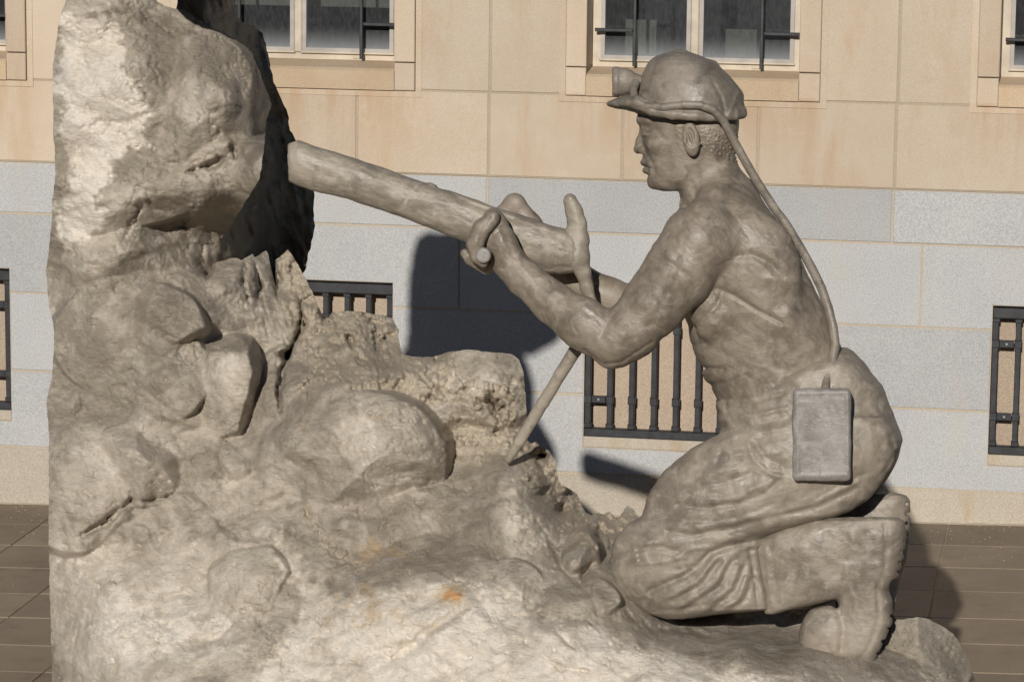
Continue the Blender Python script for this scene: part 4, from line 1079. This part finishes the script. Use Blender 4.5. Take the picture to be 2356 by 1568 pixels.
# -- trousers
f = Field((1390, 795, -245), (2090, 1435, 245), 3.4)
f.sections([(800,1936,1950,20),(806,1915,1962,60),(815,1890,1972,95),(835,1830,1988,128),(852,1790,2000,140),(870,1755,2018,146),(890,1715,2034,150),(905,1680,2040,152),(920,1653,2044,154),(942,1646,2052,158),(965,1649,2062,164),(992,1656,2073,172),
            (1013,1650,2077,178),(1035,1640,2072,182),(1054,1632,2065,184),(1090,1600,2043,182),(1125,1600,2020,170),(1155,1600,1990,150)], k=14, e=2.5)
for cw, dx in ((-98, 0), (98, 22)):
    rows = [(960,1700,2040,70),(1000,1650,2062,84),(1030,1590,2066,90),(1054,1560,2060,94),(1076,1534,2050,96),(1100,1511,2036,97),(1125,1494,2018,97),(1150,1484,1995,96),(1170,1478,1965,94),(1187,1474,1935,92),(1200,1452,1880,90),(1212,1438,1830,88),(1228,1424,1785,86),(1245,1412,1745,85),
            (1265,1406,1728,84),(1290,1402,1732,84),(1320,1406,1740,84),(1345,1418,1746,82),(1370,1438,1751,80),(1388,1460,1755,74),(1402,1478,1750,66),(1412,1496,1650,52),(1424,1530,1575,30)]
    f.sections([(a, b + dx, c + dx * .3 + (18 if 1235 < a < 1405 else 0), d) for a, b, c, d in rows], k=16, cw=cw, e=2.2)
def cloth_relief(U, V):
    d = 0 * U
    def g_(pts, a, s_):
        nonlocal d; d = d + a * np.exp(-(pl_dist(U, V, pts) / s_) ** 2)
    # hem of the thigh over the calf
    g_([(1942,1188),(1860,1208),(1767,1234),(1705,1249),(1669,1257),(1636,1271),(1611,1300),(1574,1325),(1494,1358)], -17, 8)
    g_([(1938,1172),(1858,1192),(1767,1216),(1705,1232),(1650,1244)], 6, 9)
    g_([(1970,1122),(1888,1163),(1793,1186),(1683,1214),(1592,1230),(1540,1222)], -8, 7); g_([(1975,1105),(1888,1146),(1793,1170),(1683,1196),(1600,1208)], 5, 9)
    g_([(1990,1090),(1930,1118),(1870,1150),(1780,1172)], -5, 6)
    g_([(1560,1160),(1620,1168),(1690,1160),(1760,1135),(1800,1100)], -7, 7); g_([(1560,1142),(1630,1150),(1700,1142),(1750,1115)], 5, 8)
    g_([(1540,1190),(1620,1200),(1700,1190),(1780,1160)], -6, 7); g_([(1530,1120),(1600,1118),(1660,1112),(1730,1088)], -5, 7)
    g_([(1545,1098),(1620,1090),(1690,1078)], 5, 9); g_([(1720,1020),(1735,1060),(1765,1085),(1800,1098)], 7, 7); g_([(1738,1018),(1760,1050),(1800,1072)], -6, 7)
    g_([(1690,1045),(1790,1042)], 4, 6); g_([(1650,1000),(1660,1040),(1650,1060)], -4, 6)
    # belt and waist gathers
    g_([(1648,925),(1700,905),(1760,880),(1830,862),(1900,845),(1940,832)], 5, 10); g_([(1652,948),(1710,932),(1800,905)], -5, 6); g_([(1660,965),(1720,955),(1810,940)], 5, 6)
    g_([(1665,985),(1740,975),(1815,965)], -5, 7); g_([(1680,1003),(1750,992),(1812,985)], 4, 7); g_([(1650,930),(1668,960),(1690,1000)], 5, 7); g_([(1668,900),(1672,950)], -4, 5)
    # seat
    g_([(2050,1000),(2058,1040),(2035,1085)], -6, 7); g_([(2000,960),(2050,1010)], 4, 12); g_([(1965,905),(2010,960),(2030,1030)], -3.5, 10)
    # calf folds
    for i, (a, b, c_) in enumerate((((1640,1290),(1600,1340),(1530,1375)), ((1672,1290),(1640,1345),(1560,1395)), ((1700,1300),(1680,1350),(1620,1400)), ((1716,1330),(1700,1375),(1660,1402)))):
        g_([a, b, c_], 7.5, 7)
        g_([(a[0] + 14, a[1]), (b[0] + 15, b[1] + 4), (c_[0] + 18, c_[1] + 6)], -7, 6)
    g_([(1500,1405),(1600,1396),(1690,1376)], -5, 5); g_([(1470,1262),(1520,1258),(1560,1268)], -6, 7); g_([(1462,1275),(1464,1296),(1520,1292),(1580,1280)], 5, 5); g_([(1475,1248),(1540,1242)], 4, 7)
    g_([(1556,1282),(1590,1262),(1640,1258)], 6, 6); g_([(1560,1310),(1600,1300),(1632,1270)], -6, 5); g_([(1738,1250),(1750,1330),(1758,1400)], 5, 7); g_([(1724,1262),(1736,1330),(1744,1396)], -6, 5)
    d = d * .72; m = .5 + .7 * blob(U, V, 1650, 1160, 260, 120)
    d = d + fbm(U, V, 70, 600, 4, .5, ang=-.25, sx=2.4, sy=.6) * 8 * m + fbm(U, V, 26, 610, 3) * 3.2
    return d
f.disp(cloth_relief, 40, 100)
fobj('trousers', f, M_cloth, miner)

# -- boots
def boot(far):
    f = Field((1715, 1120, -170) if not far else (1715, 1100, 30), (2110, 1535, -15) if not far else (2110, 1535, 185), 3.0)
    cw = -92 if not far else 105
    if not far:
        f.sections([(1190,1900,2070,40),(1198,1850,2078,52),(1215,1795,2080,60),(1240,1738,2080,64),(1262,1728,2078,66),(1300,1733,2072,66),(1330,1740,2060,64),(1355,1746,2000,60),(1378,1750,1925,54),(1392,1754,1870,46),(1404,1756,1810,38),(1414,1757,1780,28)], k=12, cw=cw, e=2.3)
        f.sections([(1196,1985,2082,46),(1230,1975,2084,56),(1278,1950,2076,58),(1321,1935,2071,58),(1345,1925,2056,57),(1356,1924,2047,56),(1384,1926,2055,57),(1410,1929,2055,58),(1431,1930,2052,59),(1475,1925,2034,60),(1505,1930,2020,58),(1524,1960,2010,46)], k=12, cw=cw, e=2.6)
        f.sections([(1392,1885,1960,34),(1402,1862,1970,44),(1424,1846,1980,54),(1450,1838,1990,60),(1478,1838,2000,62),(1500,1850,2005,60),(1516,1876,2008,54),(1528,1930,2006,40)], k=10, cw=cw, e=2.2)
        notch = [(2084,1246),(2078,1270),(2074,1294),(2071,1316),(2056,1418),(2048,1446),(2036,1476),(2024,1504)]
        for (a, b) in notch:
            f.cap((a + 7, b, cw - 75), (a + 7, b, cw + 75), 9.5, 9.5, 2, 's'); f.cap((a - 5, b - 2, cw - 70), (a - 5, b - 2, cw + 70), 3.2, 3.2, 2, 's')
        f.cap((2062, 1345, cw - 70), (2062, 1345, cw + 70), 15, 15, 4, 's')
    else:
        f.sections([(1132,2030,2060,24),(1138,2005,2086,42),(1150,1975,2094,52),(1170,1950,2096,56),(1200,1925,2096,58),(1241,1900,2092,58),(1290,1880,2084,56),(1340,1900,2070,54),(1400,1930,2060,54),(1470,1935,2040,54),(1520,1950,2015,44)], k=10, cw=cw, e=2.5)
        f.sections([(1180,1800,2060,40),(1230,1745,2050,56),(1300,1750,2040,56),(1370,1770,1950,50),(1400,1790,1860,40)], k=10, cw=cw, e=2.3)
        f.sections([(1395,1880,1960,40),(1430,1850,1980,56),(1490,1850,2000,56),(1520,1900,2000,46)], k=10, cw=cw)
        for b in (1162, 1184, 1206, 1228, 1250):
            f.cap((2102, b, cw - 70), (2102, b, cw + 70), 8.5, 8.5, 2, 's'); f.cap((2086, b - 3, cw - 70), (2086, b - 3, cw + 70), 3.2, 3.2, 2, 's')
    def rel(U, V):
        d = fbm(U, V, 42, 630, 4) * 3.2 + fbm(U, V, 18, 640, 3) * 1.4
        if not far:
            for pts, a, s_ in (([(2035,1210),(2040,1260),(2034,1320),(2018,1352),(2022,1400),(2018,1440),(1995,1495),(1975,1515)], -3, 6), ([(1760,1262),(1768,1330),(1776,1395)], 2.6, 6), ([(1775,1262),(1784,1330),(1790,1390)], -2.5, 6),
                              ([(1925,1395),(1940,1440),(1935,1490)], -5, 9), ([(1960,1220),(1975,1290),(1950,1350)], 3, 22), ([(1860,1240),(1870,1330)], 3, 22)):
                d = d + a * np.exp(-(pl_dist(U, V, pts) / s_) ** 2)
        return d
    f.disp(rel)
    fobj('boot', f, M_cloth, miner)
boot(False); boot(True)

# ------------------------------------------------------------------ drill
drill = empty('rock_drill', 'long cast rock drill driven into the rock and held by the miner', 'drill')
f = Field((650, 300, -90), (1365, 650, 90), 3.0)
f.sections([(662,329,419,40),(668,325,421,45),(684,321,428,48),(720,333,438,50),(798,358,457,50),(900,392,492,50),(981,421,521,51),(1061,448,553,54),(1100,462,572,56),(1132,475,588,58),(1193,492,612,61),(1230,503,622,61),(1263,516,629,60),(1290,523,632,56),(1315,530,630,50),(1335,545,622,40),(1350,565,605,24)], k=4, axis=0, e=2.15)
f.sections([(650,342,408,33),(676,340,410,33),(700,356,408,26)], k=3, axis=0, e=2.0, mode='s')
f.ell((668, 322, 0), (14, 7, 26), 3, 's')
def dr(U, V):
    d = fbm(U, V, 44, 650, 4, .55, ang=.34, sx=2.2, sy=.8) * 3.4 + fbm(U, V, 18, 655, 3, .6, ang=.34, sx=2.5, sy=.5) * 1.6
    for pts, a, s_ in (([(990,418),(1080,462),(1160,492),(1300,540)], 3.0, 7), ([(1010,432),(1090,470),(1180,505)], -3.5, 5), ([(1180,600),(1260,618),(1320,612)], -2.5, 6)):
        d = d + a * np.exp(-(pl_dist(U, V, pts) / s_) ** 2)
    return d
f.disp(dr)
fobj('barrel', f, M_drill, drill)
f = Field((1270, 425, -80), (1420, 760, 80), 2.4)
f.chain([(1311, 461, -8, 16), (1321, 486, -8, 18.5), (1328, 515, -8, 20.5), (1332, 550, -12, 22), (1332, 588, -14, 23), (1341, 625, -8, 17), (1350, 660, 0, 14), (1360, 700, 5, 13), (1372, 728, 8, 13)], 10)
f.chain([(1302, 556, -10, 27), (1318, 592, -16, 28)], 18)
f.chain([(1345, 606, 10, 6), (1358, 640, 14, 5.5), (1366, 685, 16, 4)], 3)
f.disp(lambda U, V: 1.6 * fbm(U, V, 26, 660, 3))
fobj('rear_handle', f, M_drill, drill)
for nm, sgn in (('side_grip', -1), ('side_grip', 1)):
    f = Field((1080, 545, -215) if sgn < 0 else (1080, 545, 20), (1146, 640, -20) if sgn < 0 else (1146, 640, 215), 2.4)
    f.chain([(1112 + (0 if sgn < 0 else 8), 587, 25 * sgn, 19), (1112 + (0 if sgn < 0 else 8), 587, 178 * sgn, 19)], 3)
    if sgn < 0: f.add(lambda u, v, w: (w + 190) + 0 * u + 0 * v, np.array((1080, 545, -215)), np.array((1146, 640, -170)), 3, 's')
    f.disp(lambda U, V: .8 * fbm(U, V, 18, 665, 3))
    fobj(nm, f, M_box, drill)
f = Field((1150, 695, -30), (1400, 1075, 130), 2.8)
f.chain([(1376, 720, 8, 14), (1323, 806, 25, 15), (1250, 925, 55, 14), (1195, 1015, 80, 13), (1170, 1056, 95, 9)], 3)
f.disp(lambda U, V: 1.2 * fbm(U, V, 30, 670, 3))
fobj('support_leg', f, M_drill, drill)
